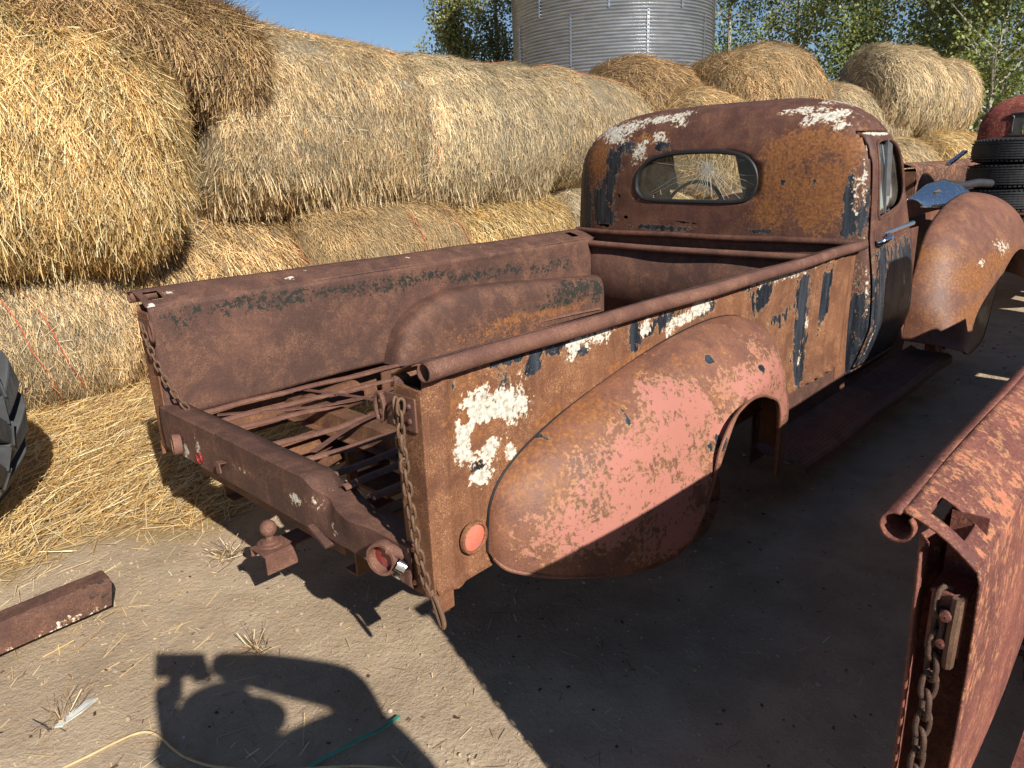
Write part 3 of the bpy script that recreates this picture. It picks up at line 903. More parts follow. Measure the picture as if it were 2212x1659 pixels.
    if main:
        cw, ck, cof = blobs(CAB_W, yz), blobs(CAB_K, yz), blobs(CAB_O, yz)
        topw = blobs([(3.0, -.55, .20, .05), (2.85, -.66, .12, .03), (3.2, -.42, .15, .03, .8)], (0, 1))
        corn = blobs(CORN_K, (0, 2))
        seam = blobs([(2.66, 1.45, .02, .06), (2.64, 1.3, .006, .12, .7), (2.62, 1.0, .05, .008, .7), (2.60, .55, .010, .12, .62), (2.645, .8, .004, .15, .6)], (0, 2))
        f = {'pw': lambda co: np.where(co[:, 1] < -.78, np.maximum(seam(co), np.where(co[:, 2] > 1.2, cw(co), -.9)), np.maximum(np.where(co[:, 0] < 2.95, cw(co), -.9), np.where(co[:, 2] > 1.6, topw(co), -.9))),
             'pk': lambda co: np.where((co[:, 1] < -.74) & (co[:, 2] < 1.0), corn(co), np.where(co[:, 0] < 2.95, ck(co), -.9)),
             'po': on_rear(cof), 'ph': on_rear(blobs(CAB_H, yz))}
        df = {'pk': lambda co: np.where(co[:, 2] < 1.0, blobs(DOOR_K, (0, 2))(co), -.9), 'po': const(-.05),
              'pw': blobs([(3.10, .766, .006, .03), (3.2, .65, .006, .02), (2.70, .5, .008, .12), (2.8, 1.47, .12, .008)], (0, 2))}
    else:
        f = {'pp': const(.02), 'po': const(-.2)}
        df = {'pp': const(.0), 'po': const(-.1)}
    cab = MB().grid(Gs, shell_keep).ob('cab_shell', cab_m, R, True, solid=-.004, fields=f)
    # doors
    for sg in (-1, 1):
        dk = door & (np.sign(cen[..., 1]) == sg) & ~h_side
        G = Gs.copy()
        A, B = dk.shape
        # pull the door's own border in so a dark gap shows
        dd = door & (np.sign(cen[..., 1]) == sg)
        ii, jj = np.where(dd)
        x0, x1 = G[ii, jj, 0].min(), G[ii, (jj + 1) % (B + 1), 0].max()
        for i in range(A + 1):
            for j in range(B + 1):
                ia = [a for a in (i - 1, i) if 0 <= a < A]
                ja = ((j - 1) % B, j % B)
                st = [dd[a, b] for a in ia for b in ja]
                if any(st) and not all(st):
                    c = np.array([2.96, G[i, j, 1], .93])
                    d = c - G[i, j]
                    G[i, j, 0] += .006 * np.sign(d[0]) if abs(d[0]) > .25 else 0
                    G[i, j, 2] += .006 * np.sign(d[2]) if abs(d[2]) > .5 else 0
        G[..., 1] += sg * .003
        dr = MB().grid(G, dk).ob('door', cab_m, R, True, solid=-.006, fields=df if sg < 0 else None)
        w = cab_w(1.25)
        rim = [(p[0], sg * (cab_side(p[1]) + .004), p[1]) for p in win_s]
        MB().tube(rim, .007, 7, closed=True).ob('window_rim', cab_m, dr, True)
        pane = MB().add([(p[0], sg * (cab_side(p[1]) - .02), p[1]) for p in win_s], [tuple(range(len(win_s)))])
        pane.ob('window_pane', M['glass'], dr)
        ch = MB().bar((2.89, sg * (w - .012), 1.10), (2.89, sg * (w - .035), 1.445), .012, .014).bar((2.95, sg * (w - .02), 1.11), (2.95, sg * (w - .04), 1.44), .05, .01)
        if sg < 0:
            ch.ob('window_channel', M['grey_trim'], dr, bevel=.002)
        # handle and belt trim
        hp = [(2.70, sg * .862, .985), (2.71, sg * .885, .992), (2.75, sg * .892, .998), (2.80, sg * .888, 1.004), (2.83, sg * .868, 1.006)]
        MB().tube(spline(hp, 18), .0145, 10).ob('door_handle', M['chrome'], dr, True)
        tr = [(x, sg * (cab_w(1.02) + .005), 1.01 + (x - 2.7) * .035) for x in np.linspace(2.80, 3.26, 14)]
        MB().tube(tr, .0125, 8).ob('belt_trim', M['chrome'] if main else cab_m, dr, True)
        MB().lathe([(0, .006), (.008, .006), (.010, 0)], (2.705, sg * .862, .93), (0, sg, 0), 12).ob('key_lock', M['chrome'], dr, True)
    # cracked rear glass in its rubber
    gx = 2.565
    rp = [(gx - .006 + .018 * (p[0] / .83) ** 2 + max(0, p[1] - 1.18) * .03, p[0], p[1]) for p in win_r]
    gk = MB().tube([(x + .006, y, z) for x, y, z in rp], .0115, 9, closed=True).ob('window_gasket', M['gasket'], R, True)
    MB().add([(x + .012, y, z) for x, y, z in rp], [tuple(range(len(rp)))]).ob('window_pane', M['glass'], gk)
    if main:
        cr = MB()
        cc = np.array([-.04, 1.345])
        r = np.random.default_rng(5)
        P = np.array(win_r)
        def hit(a):
            d = np.array([math.cos(a), math.sin(a)])
            for q in np.linspace(.02, .6, 80):
                t = cc + d * q
                if not inside(P, np.array(t[0]), np.array(t[1])):
                    return q - .012
            return .4
        def gp(y, z):
            return (gx + .005 + .018 * (y / .83) ** 2 + max(0, z - 1.18) * .03, y, z)
        angs = list(np.linspace(-2.9, -.25, 20)) + [.1, .35, .8, 1.4, 2.0, 2.6, 2.9, 3.05, -2.75, -1.5]
        for a in angs:
            a += r.uniform(-.05, .05)
            L = hit(a) * r.uniform(.75, 1)
            n = 5
            pts = []
            aa = a
            p = cc.copy()
            for i in range(n + 1):
                pts.append(p.copy())
                p = p + np.array([math.cos(aa), math.sin(aa)]) * L / n
                aa += r.uniform(-.13, .13)
            for i in range(n):
                if inside(P, np.array(pts[i + 1][0]), np.array(pts[i + 1][1])):
                    cr.bar(gp(*pts[i]), gp(*pts[i + 1]), .0008, .0018 * (1.5 - i / n), (1, 0, 0))
        for k, rad in enumerate((.012, .022, .034, .05)):
            m_ = 14
            pr_ = None
            for i in range(m_ + 1):
                t = 2 * math.pi * i / m_
                q = cc + rad * r.uniform(.85, 1.15) * np.array([math.cos(t), math.sin(t)])
                if pr_ is not None and r.random() < .75:
                    cr.bar(gp(*pr_), gp(*q), .001, .0014, (1, 0, 0))
                pr_ = q
        cr.ob('glass_cracks', M['crack'], gk)
    # windshield glass, beads, roof seam
    pillar = MB()
    ringz = [cab_ring(1.105, 1.0), cab_ring(1.44, .97)]
    bead = cab_ring(.985, 1.0)[:64]
    br = MB().tube([(p[0] - .012, p[1] * 1.01, .992 + .002 * math.sin(p[1] * 9)) for p in bead[6:58]], .017, 10)
    br.ob('belt_bead', cab_m, R, True)
    dripz = [(x, -(cab_w(1.5) - .045), 1.50 + .01 * math.sin((x - 2.6) * 3)) for x in np.linspace(2.66, 3.2, 12)]
    # interior
    MB().box(2.68, 2.80, -.68, .68, .62, 1.12).ob('seat_back', M['seat'], R, bevel=.04)
    MB().box(2.70, 3.12, -.68, .68, .52, .68).ob('seat_cushion', M['seat'], R, bevel=.05)
    MB().box(3.22, 3.42, -.74, .74, .90, 1.06).ob('dashboard', cab_m, R, bevel=.03)
    o = [(3.10 + .10 * math.sin(t) * .55, .34 + .19 * math.cos(t), 1.08 + .17 * math.sin(t)) for t in np.linspace(0, 2 * math.pi, 40)[:-1]]
    sw = MB().tube(o, .011, 8, closed=True).ob('steering_wheel', M['black'], R, True)
    MB().tube([(3.10, .34, 1.08), (3.35, .34, .86)], .018, 8).tube([(3.10, .16, 1.08), (3.11, .34, 1.07), (3.10, .52, 1.08)], .008, 6).ob('steering_column', M['black'], R, True)
    # firewall, cowl and hood stub
    hood = np.zeros((26, 30, 3))
    for i, x in enumerate(np.linspace(3.33, 3.95, 26)):
        t = (x - 3.33) / .62
        w = .80 - .26 * t
        h = 1.10 + .03 * math.sin(t * 3.1)
        for j, a in enumerate(np.linspace(0, math.pi, 30)):
            y = w * math.copysign(abs(math.cos(a)) ** (2 / 2.8), math.cos(a))
            z = .80 + (h - .80) * abs(math.sin(a)) ** (2 / 2.4)
            hood[i, j] = (x, y, z)
    if not (main or far):
        hl = hood.copy()
        hl[..., 0] = 3.95 + (hl[..., 0] - 3.33) * 3.6
        hl[..., 2] = .8 + (hl[..., 2] - .8) * 2.1  # out-of-view hood, stretched and raised so its shadow reaches farther
        hl[..., 1] *= .66
        MB().grid(hl).ob('hood', cab_m, R, True, solid=.004)
    MB().grid(hood).ob('cowl', cab_m, R, True, solid=.004, fields={'pw': const(-.25)} if main else {'pp': const(0)})
    for sg in (-1, 1):
        MB().box(3.30, 3.62, sg * .78 - .004, sg * .78 + .004, .30, .98).ob('cowl_side', cab_m, R, bevel=.002)
    MB().box(3.36, 3.37, -.76, .76, .40, 1.0).ob('firewall', M['black'], R)
    for sg in (-1, 1):
        MB().box(3.98, 5.2, sg * .492, sg * .50, .70, .96).ob('engine_bay_side', fen_m, R, bevel=.002)
    # grille shell at the nose
    G = np.zeros((14, 20, 3))
    for i, z in enumerate(np.linspace(.38, 1.05, 14)):
        for j, y in enumerate(np.linspace(-.5, .5, 20)):
            G[i, j] = (5.30 + .14 * (1 - (y / .5) ** 2) - .08 * (z - .38), y, z)
    MB().grid(G).ob('grille_shell', fen_m, R, True, solid=.004)
    # ---- fenders and running boards
    for sg in (-1, 1):
        if main or far or sg < 0:
          G = fender_grid(REAR_A, REAR_B, .795, 1.04, 150, 40, sgn=sg)
          P = G.reshape(-1, 3)
          P[:, 1] += sg * .006 * lump(P, 5, 3)
          f = None
          if main and sg < 0:
              f = {'pp': blobs(FEN_P, (0, 2)), 'po': blobs(FEN_O, (0, 2)), 'pk': blobs(FEN_K, (0, 2))}
          elif not main:
              f = {'pp': const(.05), 'po': const(-.2)}
          MB().grid(G).ob('rear_fender', fen_m, R, True, solid=.004, fields=f)
          ap = spline(REAR_A, 90)
          MB().tube([(p[0], sg * .803, p[1]) for p in ap], .0045, 6).ob('fender_welt', M['black'], R, True)
          lp = spline(REAR_B, 110)
          MB().tube([(p[0], sg * p[2], p[1]) for p in lp], .005, 6).ob('fender_lip', fen_m, R, True)
        G = fender_grid(FRONT_A, FRONT_B, .78 if True else .78, 1.10, 130, 34, sgn=sg)
        f = {'po': blobs(FF_O, (0, 2)), 'pw': blobs([(3.98, .75, .04, .02, .62), (4.3, .80, .12, .05, .52)], (0, 2)), 'pk': blobs([(3.95, .45, .06, .06), (4.05, .40, .05, .05)], (0, 2))} if main else None
        MB().grid(G).ob('front_fender', fen_m, R, True, solid=.004, fields=f)
        lp = spline(FRONT_B, 90)
        MB().tube([(p[0], sg * 1.099, p[1]) for p in lp], .007, 6).ob('fender_lip', fen_m, R, True)
        MB().box(1.66, 3.58, sg * .786, sg * .791, .20, .432).ob('splash_apron', M['bed'], R)
        MB().box(.90, 1.70, sg * .605, sg * .611, .17, .53).ob('wheel_well', M['chassis'], R)
        MB().box(3.58, 4.05, sg * .60, sg * .606, .12, .60).ob('wheel_well', M['chassis'], R)
        MB().box(2.50, 2.72, sg * .788, sg * .794, .36, .99).ob('gap_light_block', side_m, R)  # added strip, stops sunlight leaking between bed and cab
        m = MB()
        nx = 40
        prof = [(.792, .285), (.83, .265)]
        for k in range(9):
            y = .835 + k * .018
            prof += [(y, .262), (y + .006, .268), (y + .012, .262)]
        prof += [(1.000, .258), (1.010, .248), (1.012, .215), (1.00, .205)]
        G = np.zeros((nx, len(prof), 3))
        for i, x in enumerate(np.linspace(1.68, 3.74, nx)):
            wob = .006 * math.sin(x * 5.1) + .008 * math.sin((x - 1.68) * 1.6)
            for j, (y, z) in enumerate(prof):
                e = max(0, (y - .95) / .1)
                G[i, j] = (x, sg * (y + .008 * e * math.sin(x * 7)), z - .012 + wob * e * .5)
        MB().grid(G).ob('running_board', fen_m if not main else M['bed'], R, False, solid=.004)
    return R
def cab_side(z):
    """half width of the cab skin at the side windows"""
    if z <= Z1:
        return cab_w(z)
    phi = (z - Z1) / (ZT - Z1)
    return cab_w(min(z, 1.5)) * (1 - phi ** NV) ** (1 / NV)

truck = root('pickup_truck', (.94, 1.98, 0), 'rusted pickup truck with cracked oval rear window and white paint flakes on its bed', 'pickup truck')
truck['main'] = True
make_truck(truck, (M['side'], M['bed'], M['cab'], M['fender'], M['tube']))
del truck['main']
near = root('pickup_truck', (.84, -.625, .004), 'red-brown rusty pickup bed cut off by the frame beside the cracked window truck', 'pickup truck')
make_truck(near, (M['red'], M['red'], M['red'], M['red'], M['red']), crash=False)
far_t = root('pickup_truck', (7.05, 1.22, .27), 'dull red pickup cab far behind the stacked tires', 'pickup truck')
make_truck(far_t, (M['side'], M['bed'], M['farred'], M['farred'], M['bed']), detail=False, stake_hole=False, crash=False, far=True)
# ------------------------------------------------------------------ ground: one sheet, fine where we stand, out to the horizon
def straw_density(x, y):
    """how much loose straw lies on the soil"""
    e = 2.80 + .10 * np.sin(x * 4.1) + .08 * np.sin(x * 9.7 + 1) + .25 * np.clip(x - 1.4, 0, 2)
    d = np.clip((y - e) / .45, 0, 1)
    thin = .09 * np.clip((y - 1.95 - .12 * np.sin(x * 7)) / .5, 0, 1) * np.clip((1.0 - x) / .5, 0, 1)
    thin += .018 * np.clip((.95 - x) / .3, 0, 1)
    return np.maximum(d, thin) * np.where(x > 3.2, .6, 1)
def ground_h(x, y):
    P = np.stack([x, y, np.zeros_like(x)], -1).reshape(-1, 3)
    h = .012 * lump(P, 1.7, 11, 3) + .0035 * lump(P, 14, 12, 3)
    h = h.reshape(x.shape)
    pile = np.clip((y - 2.9) / 1.7, 0, 1) * np.clip((6.5 - y) / 1.5, 0, 1) * np.clip((x + 3) / 2, 0, 1)
    h = h + .09 * pile ** 1.3 + .02 * pile * lump(P, 3, 13, 2).reshape(x.shape)
    return h - .014
def axis_lines(lo, hi, step, far):
    a = list(np.arange(lo, hi + 1e-6, step))
    d = step
    b, c = [], []
    p, q = hi, lo
    while p < far:
        d *= 1.22
        p += d
        q -= d
        b.append(p)
        c.append(q)
    return np.array(c[::-1] + a + b)
gx_, gy_ = axis_lines(-1.0, 5.5, .025, 420), axis_lines(-1.0, 5.5, .025, 420)
XX, YY = np.meshgrid(gx_, gy_, indexing='ij')
ZZ = ground_h(XX, YY)
r_ = np.hypot(XX - 2, YY - 2)
ZZ = ZZ * np.clip(1 - (r_ - 12) / 10, 0, 1)
nA, nB = XX.shape
me = bpy.data.meshes.new('ground')
V = np.stack([XX, YY, ZZ], -1).reshape(-1, 3)
I = np.arange(nA * nB).reshape(nA, nB)
Q = np.stack([I[:-1, :-1], I[1:, :-1], I[1:, 1:], I[:-1, 1:]], -1).reshape(-1, 4)
me.vertices.add(len(V)); me.vertices.foreach_set('co', V.reshape(-1))
me.loops.add(Q.size); me.loops.foreach_set('vertex_index', Q.reshape(-1))
me.polygons.add(len(Q)); me.polygons.foreach_set('loop_start', np.arange(0, Q.size, 4))
me.polygons.foreach_set('use_smooth', [True] * len(Q))
me.update(calc_edges=True)
a = me.attributes.new('straw', 'FLOAT', 'POINT')
a.data.foreach_set('value', straw_density(XX, YY).reshape(-1).astype(np.float32))
def soil():
    t = NT('dry_soil')
    c = t.coord()
    big = t.noise(c, .9, 5, .6)
    med = t.noise(c, 6, 7, .62, .3)
    fine = t.noise(c, 48, 8, .68)
    grit = t.noise(c, 210, 4, .7)
    col = t.mix(t.sm(t.math('ADD', t.math('MULTIPLY', big, .6), t.math('MULTIPLY', med, .4)), .38, .62), (.41, .305, .205), (.60, .465, .325))
    col = t.mix(t.math('MULTIPLY', t.sm(fine, .40, .28), .5), col, (.17, .12, .08))
    col = t.mix(t.math('MULTIPLY', t.sm(grit, .60, .74), .5), col, (.52, .42, .30))
    chaff = t.math('MULTIPLY', t.sm(t.math('ADD', t.attr('straw'), t.math('MULTIPLY', t.math('SUBTRACT', med, .5), .8)), .02, .5), .75)
    col = t.mix(chaff, col, t.mix(t.sm(fine, .35, .65), (.20, .13, .05), (.48, .34, .15)))
    v = t.node('ShaderNodeTexVoronoi', {'Vector': c, 'Scale': 55.0, 'Randomness': 1.0})
    h = t.math('ADD', t.math('MULTIPLY', fine, .9), t.math('MULTIPLY', grit, .22))
    h = t.math('ADD', h, t.math('MULTIPLY', med, .7))
    h = t.math('ADD', h, t.math('MULTIPLY', t.sm(v, .05, .5), .10))
    h = t.math('ADD', h, t.math('MULTIPLY', t.noise(c, 110, 5, .8), .5))
    return t.done(t.bsdf(col, .95, 0, t.bump(h, .9, .013), .1))
M['soil'] = soil()
link('ground', me, M['soil'], None, 'structure')
# ------------------------------------------------------------------ straw
def straw_mat(name, tint=(1, 1, 1), transl=.25):
    t = NT(name)
    col = t.mix(1.0, t.attr('col', 0), tint, 'MULTIPLY')
    d = t.bsdf(col, .55, 0, None, .35)
    tr = t.node('ShaderNodeBsdfTranslucent', {'Color': col})
    return t.done(t.node('ShaderNodeMixShader', {0: transl, 1: d, 2: tr}))
M['straw'] = straw_mat('straw')
def straw_colors(n, pal, r):
    pal = np.array(pal)
    k = r.integers(0, len(pal), n)
    c = pal[k] * r.uniform(.75, 1.25, (n, 1))
    return np.clip(c * np.array([1.14, 1.06, .93]), 0, .95)
PAL = {
    'gold': [(.68, .50, .24), (.76, .60, .33), (.54, .37, .15), (.82, .71, .47), (.38, .24, .10), (.62, .45, .21)],
    'pale': [(.66, .56, .39), (.78, .69, .51), (.52, .43, .29), (.62, .50, .33), (.44, .36, .24), (.74, .62, .40)],
    'tan': [(.64, .48, .27), (.74, .57, .34), (.50, .35, .18), (.58, .43, .23), (.42, .28, .15)],
    'brown': [(.42, .28, .14), (.50, .36, .19), (.30, .19, .10), (.24, .15, .09), (.58, .43, .25)],
}
def strips(P, D, S, L, W, bend, seg=1):
    """P (N,3) starts, D unit directions, S unit side vectors, L lengths, W widths -> quads (N*seg,4,3)"""
    N = len(P)
    out = []
    Nn = np.cross(D, S)
    for k in range(seg):
        t0, t1 = k / seg, (k + 1) / seg
        a = P + D * (L * t0)[:, None] + Nn * (bend * t0 * t0)[:, None]
        b = P + D * (L * t1)[:, None] + Nn * (bend * t1 * t1)[:, None]
        w = S * (W / 2)[:, None]
        out.append(np.stack([a - w, a + w, b + w, b - w], 1))
    return np.concatenate(out, 0)
def unit(v):
    return v / np.maximum(np.linalg.norm(v, axis=-1, keepdims=True), 1e-9)
class Bale:
    """a slumped round bale: u in -1..1 along its axis, th round it (0 = +out side, pi/2 = top)"""
    def __init__(self, c, r, hl, yaw=0.0, squash=.94, tilt=0.0, seed=1, rough=.03, endr=7.0, slump=0.0):
        self.c, self.r, self.hl, self.seed, self.rough, self.endr = np.array(c, float), r, hl, seed, rough, endr
        self.squash, self.slump = squash, slump
        ca, sa = math.cos(yaw), math.sin(yaw)
        ct, st = math.cos(tilt), math.sin(tilt)
        self.ax = np.array([ca * ct, sa * ct, st])
        self.out = unit(np.array([sa, -ca, 0.0]))
        self.up = np.cross(self.ax, self.out) * -1
        if self.up[2] < 0: self.up = -self.up
    def at(self, u, th, off=0.0):
        u = np.asarray(u, float); th = np.asarray(th, float)
        e = np.clip(1 - np.abs(u) ** self.endr, 0, 1) ** (1 / 3.2)
        rr = (self.r + off) * e
        q = np.stack([np.cos(th), np.sin(th)], -1)
        P = self.c + self.ax * (u * self.hl)[..., None] + self.out * (rr * np.cos(th))[..., None] + self.up * (rr * np.sin(th) * self.squash)[..., None]
        sh = P.shape
        F = P.reshape(-1, 3)
        l = (self.rough * lump(F, 2.6, self.seed, 3)).reshape(sh[:-1])
        n = self.out * np.cos(th)[..., None] + self.up * np.sin(th)[..., None]
        P = P + n * (l * e)[..., None]
        if self.slump:
            P = P + self.out * (self.slump * np.clip(np.sin(th), -1, 0) ** 2 * e)[..., None]
        return P
def bale_skin():
    t = NT('packed_straw')
    c = t.coord('Object')
    cc = t.attr('tone', 0)
    s1 = t.noise(t.scale(c, (90, 90, 14)), 1.0, 7, .75, .6)
    s2 = t.noise(c, 140, 4, .7)
    b = t.noise(c, 4, 5, .6)
    k = t.math('ADD', t.math('MULTIPLY', s1, .6), t.math('MULTIPLY', s2, .4))
    col = t.mix(t.sm(k, .38, .60), (.10, .065, .035), cc)
    col = t.mix(t.math('MULTIPLY', t.sm(b, .4, .7), .25), col, (.16, .11, .06))
    return t.done(t.bsdf(col, .9, 0, t.bump(k, 1.0, .02), .1))
M['bale'] = bale_skin()
def make_bale(B, label, n, pal, width=(.0035, .006), length=(.06, .20), jit=.35, lift=.10, fringe=0, twines=(), group=None, th0=-1.9, th1=2.4, cols=None, kindname='straw_bale'):
    r = np.random.default_rng(B.seed * 13 + 5)
    n = int(n * 1.35)
    width = (width[0] * .66, width[1] * .72)
    nu, nt = 44, 72
    U = np.sin(np.linspace(-math.pi / 2, math.pi / 2, nu))
    T = np.linspace(0, 2 * math.pi, nt, endpoint=False)
    G = B.at(*np.meshgrid(U, T, indexing='ij'))
    O = Vector(B.c)
    vs = (G.reshape(-1, 3) - B.c)
    fs = [(i * nt + j, i * nt + (j + 1) % nt, (i + 1) * nt + (j + 1) % nt, (i + 1) * nt + j) for i in range(nu - 1) for j in range(nt)]
    me = mesh('hay_bale', vs, fs)
    o = link('hay_bale', me, M['bale'], None, None, True)
    o.location = O
    tone = np.array(PAL[pal][0]) * .62  # skin darkened to read as shade between the stalks
    a = me.attributes.new('tone', 'FLOAT_COLOR', 'POINT')
    a.data.foreach_set('color', np.tile(np.append(tone, 1), len(vs)).astype(np.float32))
    tag(o, label, 'hay bale', group)
    # loose stalks lying along the wrap direction
    u = r.uniform(-1, 1, n)
    u = np.sign(u) * np.abs(u) ** .8
    th = r.uniform(th0, th1, n)
    off = r.uniform(-.012, .012, n)
    P0 = B.at(u, th, off)
    off = off + .010 * lump(P0, 13, B.seed + 60, 2)
    P = B.at(u, th, off)
    e = 1e-3
    Dt = unit(B.at(u, th + e * 40, off) - P)
    Du = unit(B.at(np.clip(u + e * 20, -1, 1), th, off) - B.at(np.clip(u - e * 20, -1, 1), th, off))
    N = unit(np.cross(Dt, Du))
    cen = unit(P - (B.c + B.ax * ((P - B.c) @ B.ax)[:, None]))
    flip = np.sign((N * (P - B.c)).sum(1))
    N = N * flip[:, None]
    a1 = r.normal(0, jit, n) * np.where(r.random(n) < .15, 3, 1)
    D = unit(-Dt * np.cos(a1)[:, None] + Du * np.sin(a1)[:, None] + N * (np.abs(r.normal(0, lift, n)) * np.where(r.random(n) < .06, 3.5, 1))[:, None])
    S = unit(np.cross(D, N) + N * r.normal(0, .5, n)[:, None])
    L = r.uniform(*length, n) * r.uniform(.6, 1.1, n)
    W = r.uniform(*width, n)
    Cc = straw_colors(n, PAL[pal], r)
    # patches of tone over the bale
    pt = lump(P, 2.2, B.seed + 30, 3)
    fk = lump(P, 26, B.seed + 80, 2)
    Cc *= (1 + .15 * np.clip(pt, -1.5, 1.5))[:, None] * (1 + .20 * np.clip(fk, -1.8, 1.8))[:, None]
    dk = r.random(n) < .20
    Cc[dk] *= r.uniform(.25, .6, (dk.sum(), 1))  # some stalks darkened to add shade contrast among the straw
    if cols is not None:
        Cc = cols(P, Cc, r)
    q = strips(P - B.c, D, S, L, W, r.normal(0, .01, n), 1)
    if fringe:
        m = fringe // 2
        uf = np.clip(r.uniform(-.97, .97, m // 6).repeat(6)[:m] + r.normal(0, .012, (m // 6) * 6)[:m], -1, 1)
        m = len(uf)
        tf = r.uniform(-1.45, -.45, m)
        Pf = B.at(uf, tf, 0.0)
        nf = unit(Pf - (B.c + B.ax * ((Pf - B.c) @ B.ax)[:, None]))
        Df = unit(np.array([0, 0, -1.0]) + nf * r.uniform(.0, .55, m)[:, None] + B.ax * r.normal(0, .22, m)[:, None])
        Sf = unit(np.cross(Df, nf + r.normal(0, .3, (m, 3))))
        qf = strips(Pf - B.c, Df, Sf, r.uniform(.03, .15, m), r.uniform(.002, .0042, m), r.normal(0, .015, m), 1)
        q = np.concatenate([q, qf])
        Cc = np.concatenate([Cc, straw_colors(m, PAL[pal], r)])
    quads('stalks', q.astype(np.float32), M['straw'], o, 'stuff', Cc)
    for tw in twines:
        pts = [B.at(np.array(uu), np.array(tt), .012) - B.c for uu, tt in tw]
        MB().tube(spline(pts, 60), .0034, 6).ob('twine', M['twine'], o, True)
    return o
M['twine'] = simple('orange_twine', (.50, .10, .05), .6, var=.3, scale=80)
def tw(u0, t0, u1, t1, n=9, wob=.01, seed=0):
    r = np.random.default_rng(seed + 99)
    return [(u0 + (u1 - u0) * k / (n - 1) + r.normal(0, wob), t0 + (t1 - t0) * k / (n - 1)) for k in range(n)]
R1 = .64
def mixpal(*names):
    return sum((PAL[n] for n in names), [])
PAL['mix'] = mixpal('pale', 'tan')
PAL['mixb'] = mixpal('pale', 'brown')
PAL['dusk'] = mixpal('tan', 'brown')
def gold_edge(P, C, r):
    k = np.clip((P[:, 2] - 1.2) * 1.2, 0, 1)
    return C
BG = 'big round straw bales stacked in a wall'
# lower row
make_bale(Bale((.75, 5.32, .56), .64, .95, .03, .95, seed=2, endr=10), 'pale lower bale at the left with two orange twines down its face', 36000, 'mix', jit=.3, length=(.03, .12), width=(.0022, .004), fringe=0,
          twines=(tw(.06, .75, .42, -1.0, seed=1), tw(.20, .75, .56, -1.0, seed=2)), group=BG)
make_bale(Bale((2.20, 5.34, .52), .60, .72, -.02, .96, seed=3, rough=.05, endr=12), 'shaded orange-brown lower bale in the gap behind the tail of the bed', 12000, 'tan', group=BG)
make_bale(Bale((3.66, 5.22, .56), .63, .84, .02, .97, seed=4, rough=.03, endr=10), 'tan lower bale behind the middle of the bed rail with thin twine', 26000, 'tan', length=(.03, .12), width=(.0024, .0045),
          twines=(tw(.16, .85, .30, -.6, seed=3), tw(.70, .9, .98, -.5, seed=4), tw(-.98, .9, -.94, -.3, seed=5)), group=BG)
make_bale(Bale((5.15, 5.20, .54), .62, .76, -.03, .97, seed=5, rough=.04), 'golden lower bale right behind the left corner of the cab', 13000, 'gold', group=BG)
make_bale(Bale((6.55, 5.1, .56), .64, .74, 0, .97, seed=6), 'lower bale hidden for the most part behind the cab', 5000, 'mix', group=BG)
# upper row
make_bale(Bale((.90, 4.90, 1.61), .64, 1.10, -.10, 1.0, -.03, seed=7, rough=.085, endr=5, slump=.0), 'loose golden upper bale overhanging at the far left', 42000, 'gold', jit=.42, lift=.18, length=(.06, .22), width=(.0024, .0048), fringe=2200, group=BG)
make_bale(Bale((1.90, 4.84, 2.10), .46, .72, .03, .80, -.12, seed=8, rough=.08, endr=6), 'brown matted bale lying on top, between the golden one and the big pale one', 20000, 'dusk', jit=.45, lift=.2, length=(.07, .22), width=(.003, .005), fringe=1500, group=BG)
make_bale(Bale((3.12, 5.28, 1.70), .69, .92, .0, .98, -.05, seed=9, rough=.05, endr=16), 'big pale upper bale with a shaggy lower edge above the tail of the bed', 52000, 'mix', jit=.34, length=(.03, .11), width=(.0022, .0042), fringe=2600, group=BG)
make_bale(Bale((4.82, 5.22, 1.62), .66, .86, .0, .98, -.02, seed=10, rough=.04, endr=16), 'pale grey upper bale left of the cab roof', 38000, 'pale', jit=.34, length=(.03, .11), width=(.0022, .0042), fringe=900,
          twines=(tw(-.96, .2, -.78, -1.1, seed=6), tw(-.6, 1.75, .95, 1.45, seed=7, wob=.0)), group=BG)
make_bale(Bale((6.50, 5.20, 1.66), .63, .95, -.02, .98, -.08, seed=11, rough=.035, endr=7), 'pale upper bale with a rounded end above the cab roof', 22000, 'mix', jit=.34, length=(.03, .11), width=(.0022, .0045), twines=(tw(-.9, 1.5, .97, .9, seed=8, wob=0),), group=BG)
make_bale(Bale((7.9, 5.25, 1.95), .62, .85, .0, .85, .02, seed=12, rough=.07, endr=4), 'dark brown bale under the grain bin', 9000, 'brown', jit=.5, group=BG)
make_bale(Bale((8.0, 4.45, 1.50), .60, .70, .1, .95, 0, seed=13, rough=.06, endr=4), 'small rounded bale below the dark brown one', 8000, 'tan', jit=.4, group=BG)
make_bale(Bale((9.15, 4.55, 1.93), .74, .85, -.25, .95, 0, seed=14, rough=.08, endr=4), 'largest golden-brown bale on the pile right of the grain bin', 13000, 'dusk', jit=.5, group=BG)
make_bale(Bale((10.75, 3.95, 1.60), .66, .75, -.3, .95, 0, seed=15, rough=.04, endr=5), 'short bale in the dip right of the tallest one', 6000, 'mix', jit=.4, group=BG)
make_bale(Bale((11.2, 3.50, 2.08), .62, .62, -.35, .95, 0, seed=16, rough=.05, endr=5), 'big pale upper bale between the cab window and the red cab', 15000, 'pale', jit=.32, twines=(tw(-.3, 1.7, .3, 1.5, seed=9, wob=0),), group=BG)
make_bale(Bale((12.3, 3.35, 2.02), .58, .5, -.35, .95, 0, seed=17, rough=.05, endr=5), 'narrow bale end peeping out beside the trees', 5000, 'mix', jit=.32, group=BG)
make_bale(Bale((10.9, 3.35, .98), .56, .62, -.35, .95, 0, seed=18, rough=.05, endr=4), 'lower bale just right of the door window', 9000, 'mix', jit=.4, group=BG)
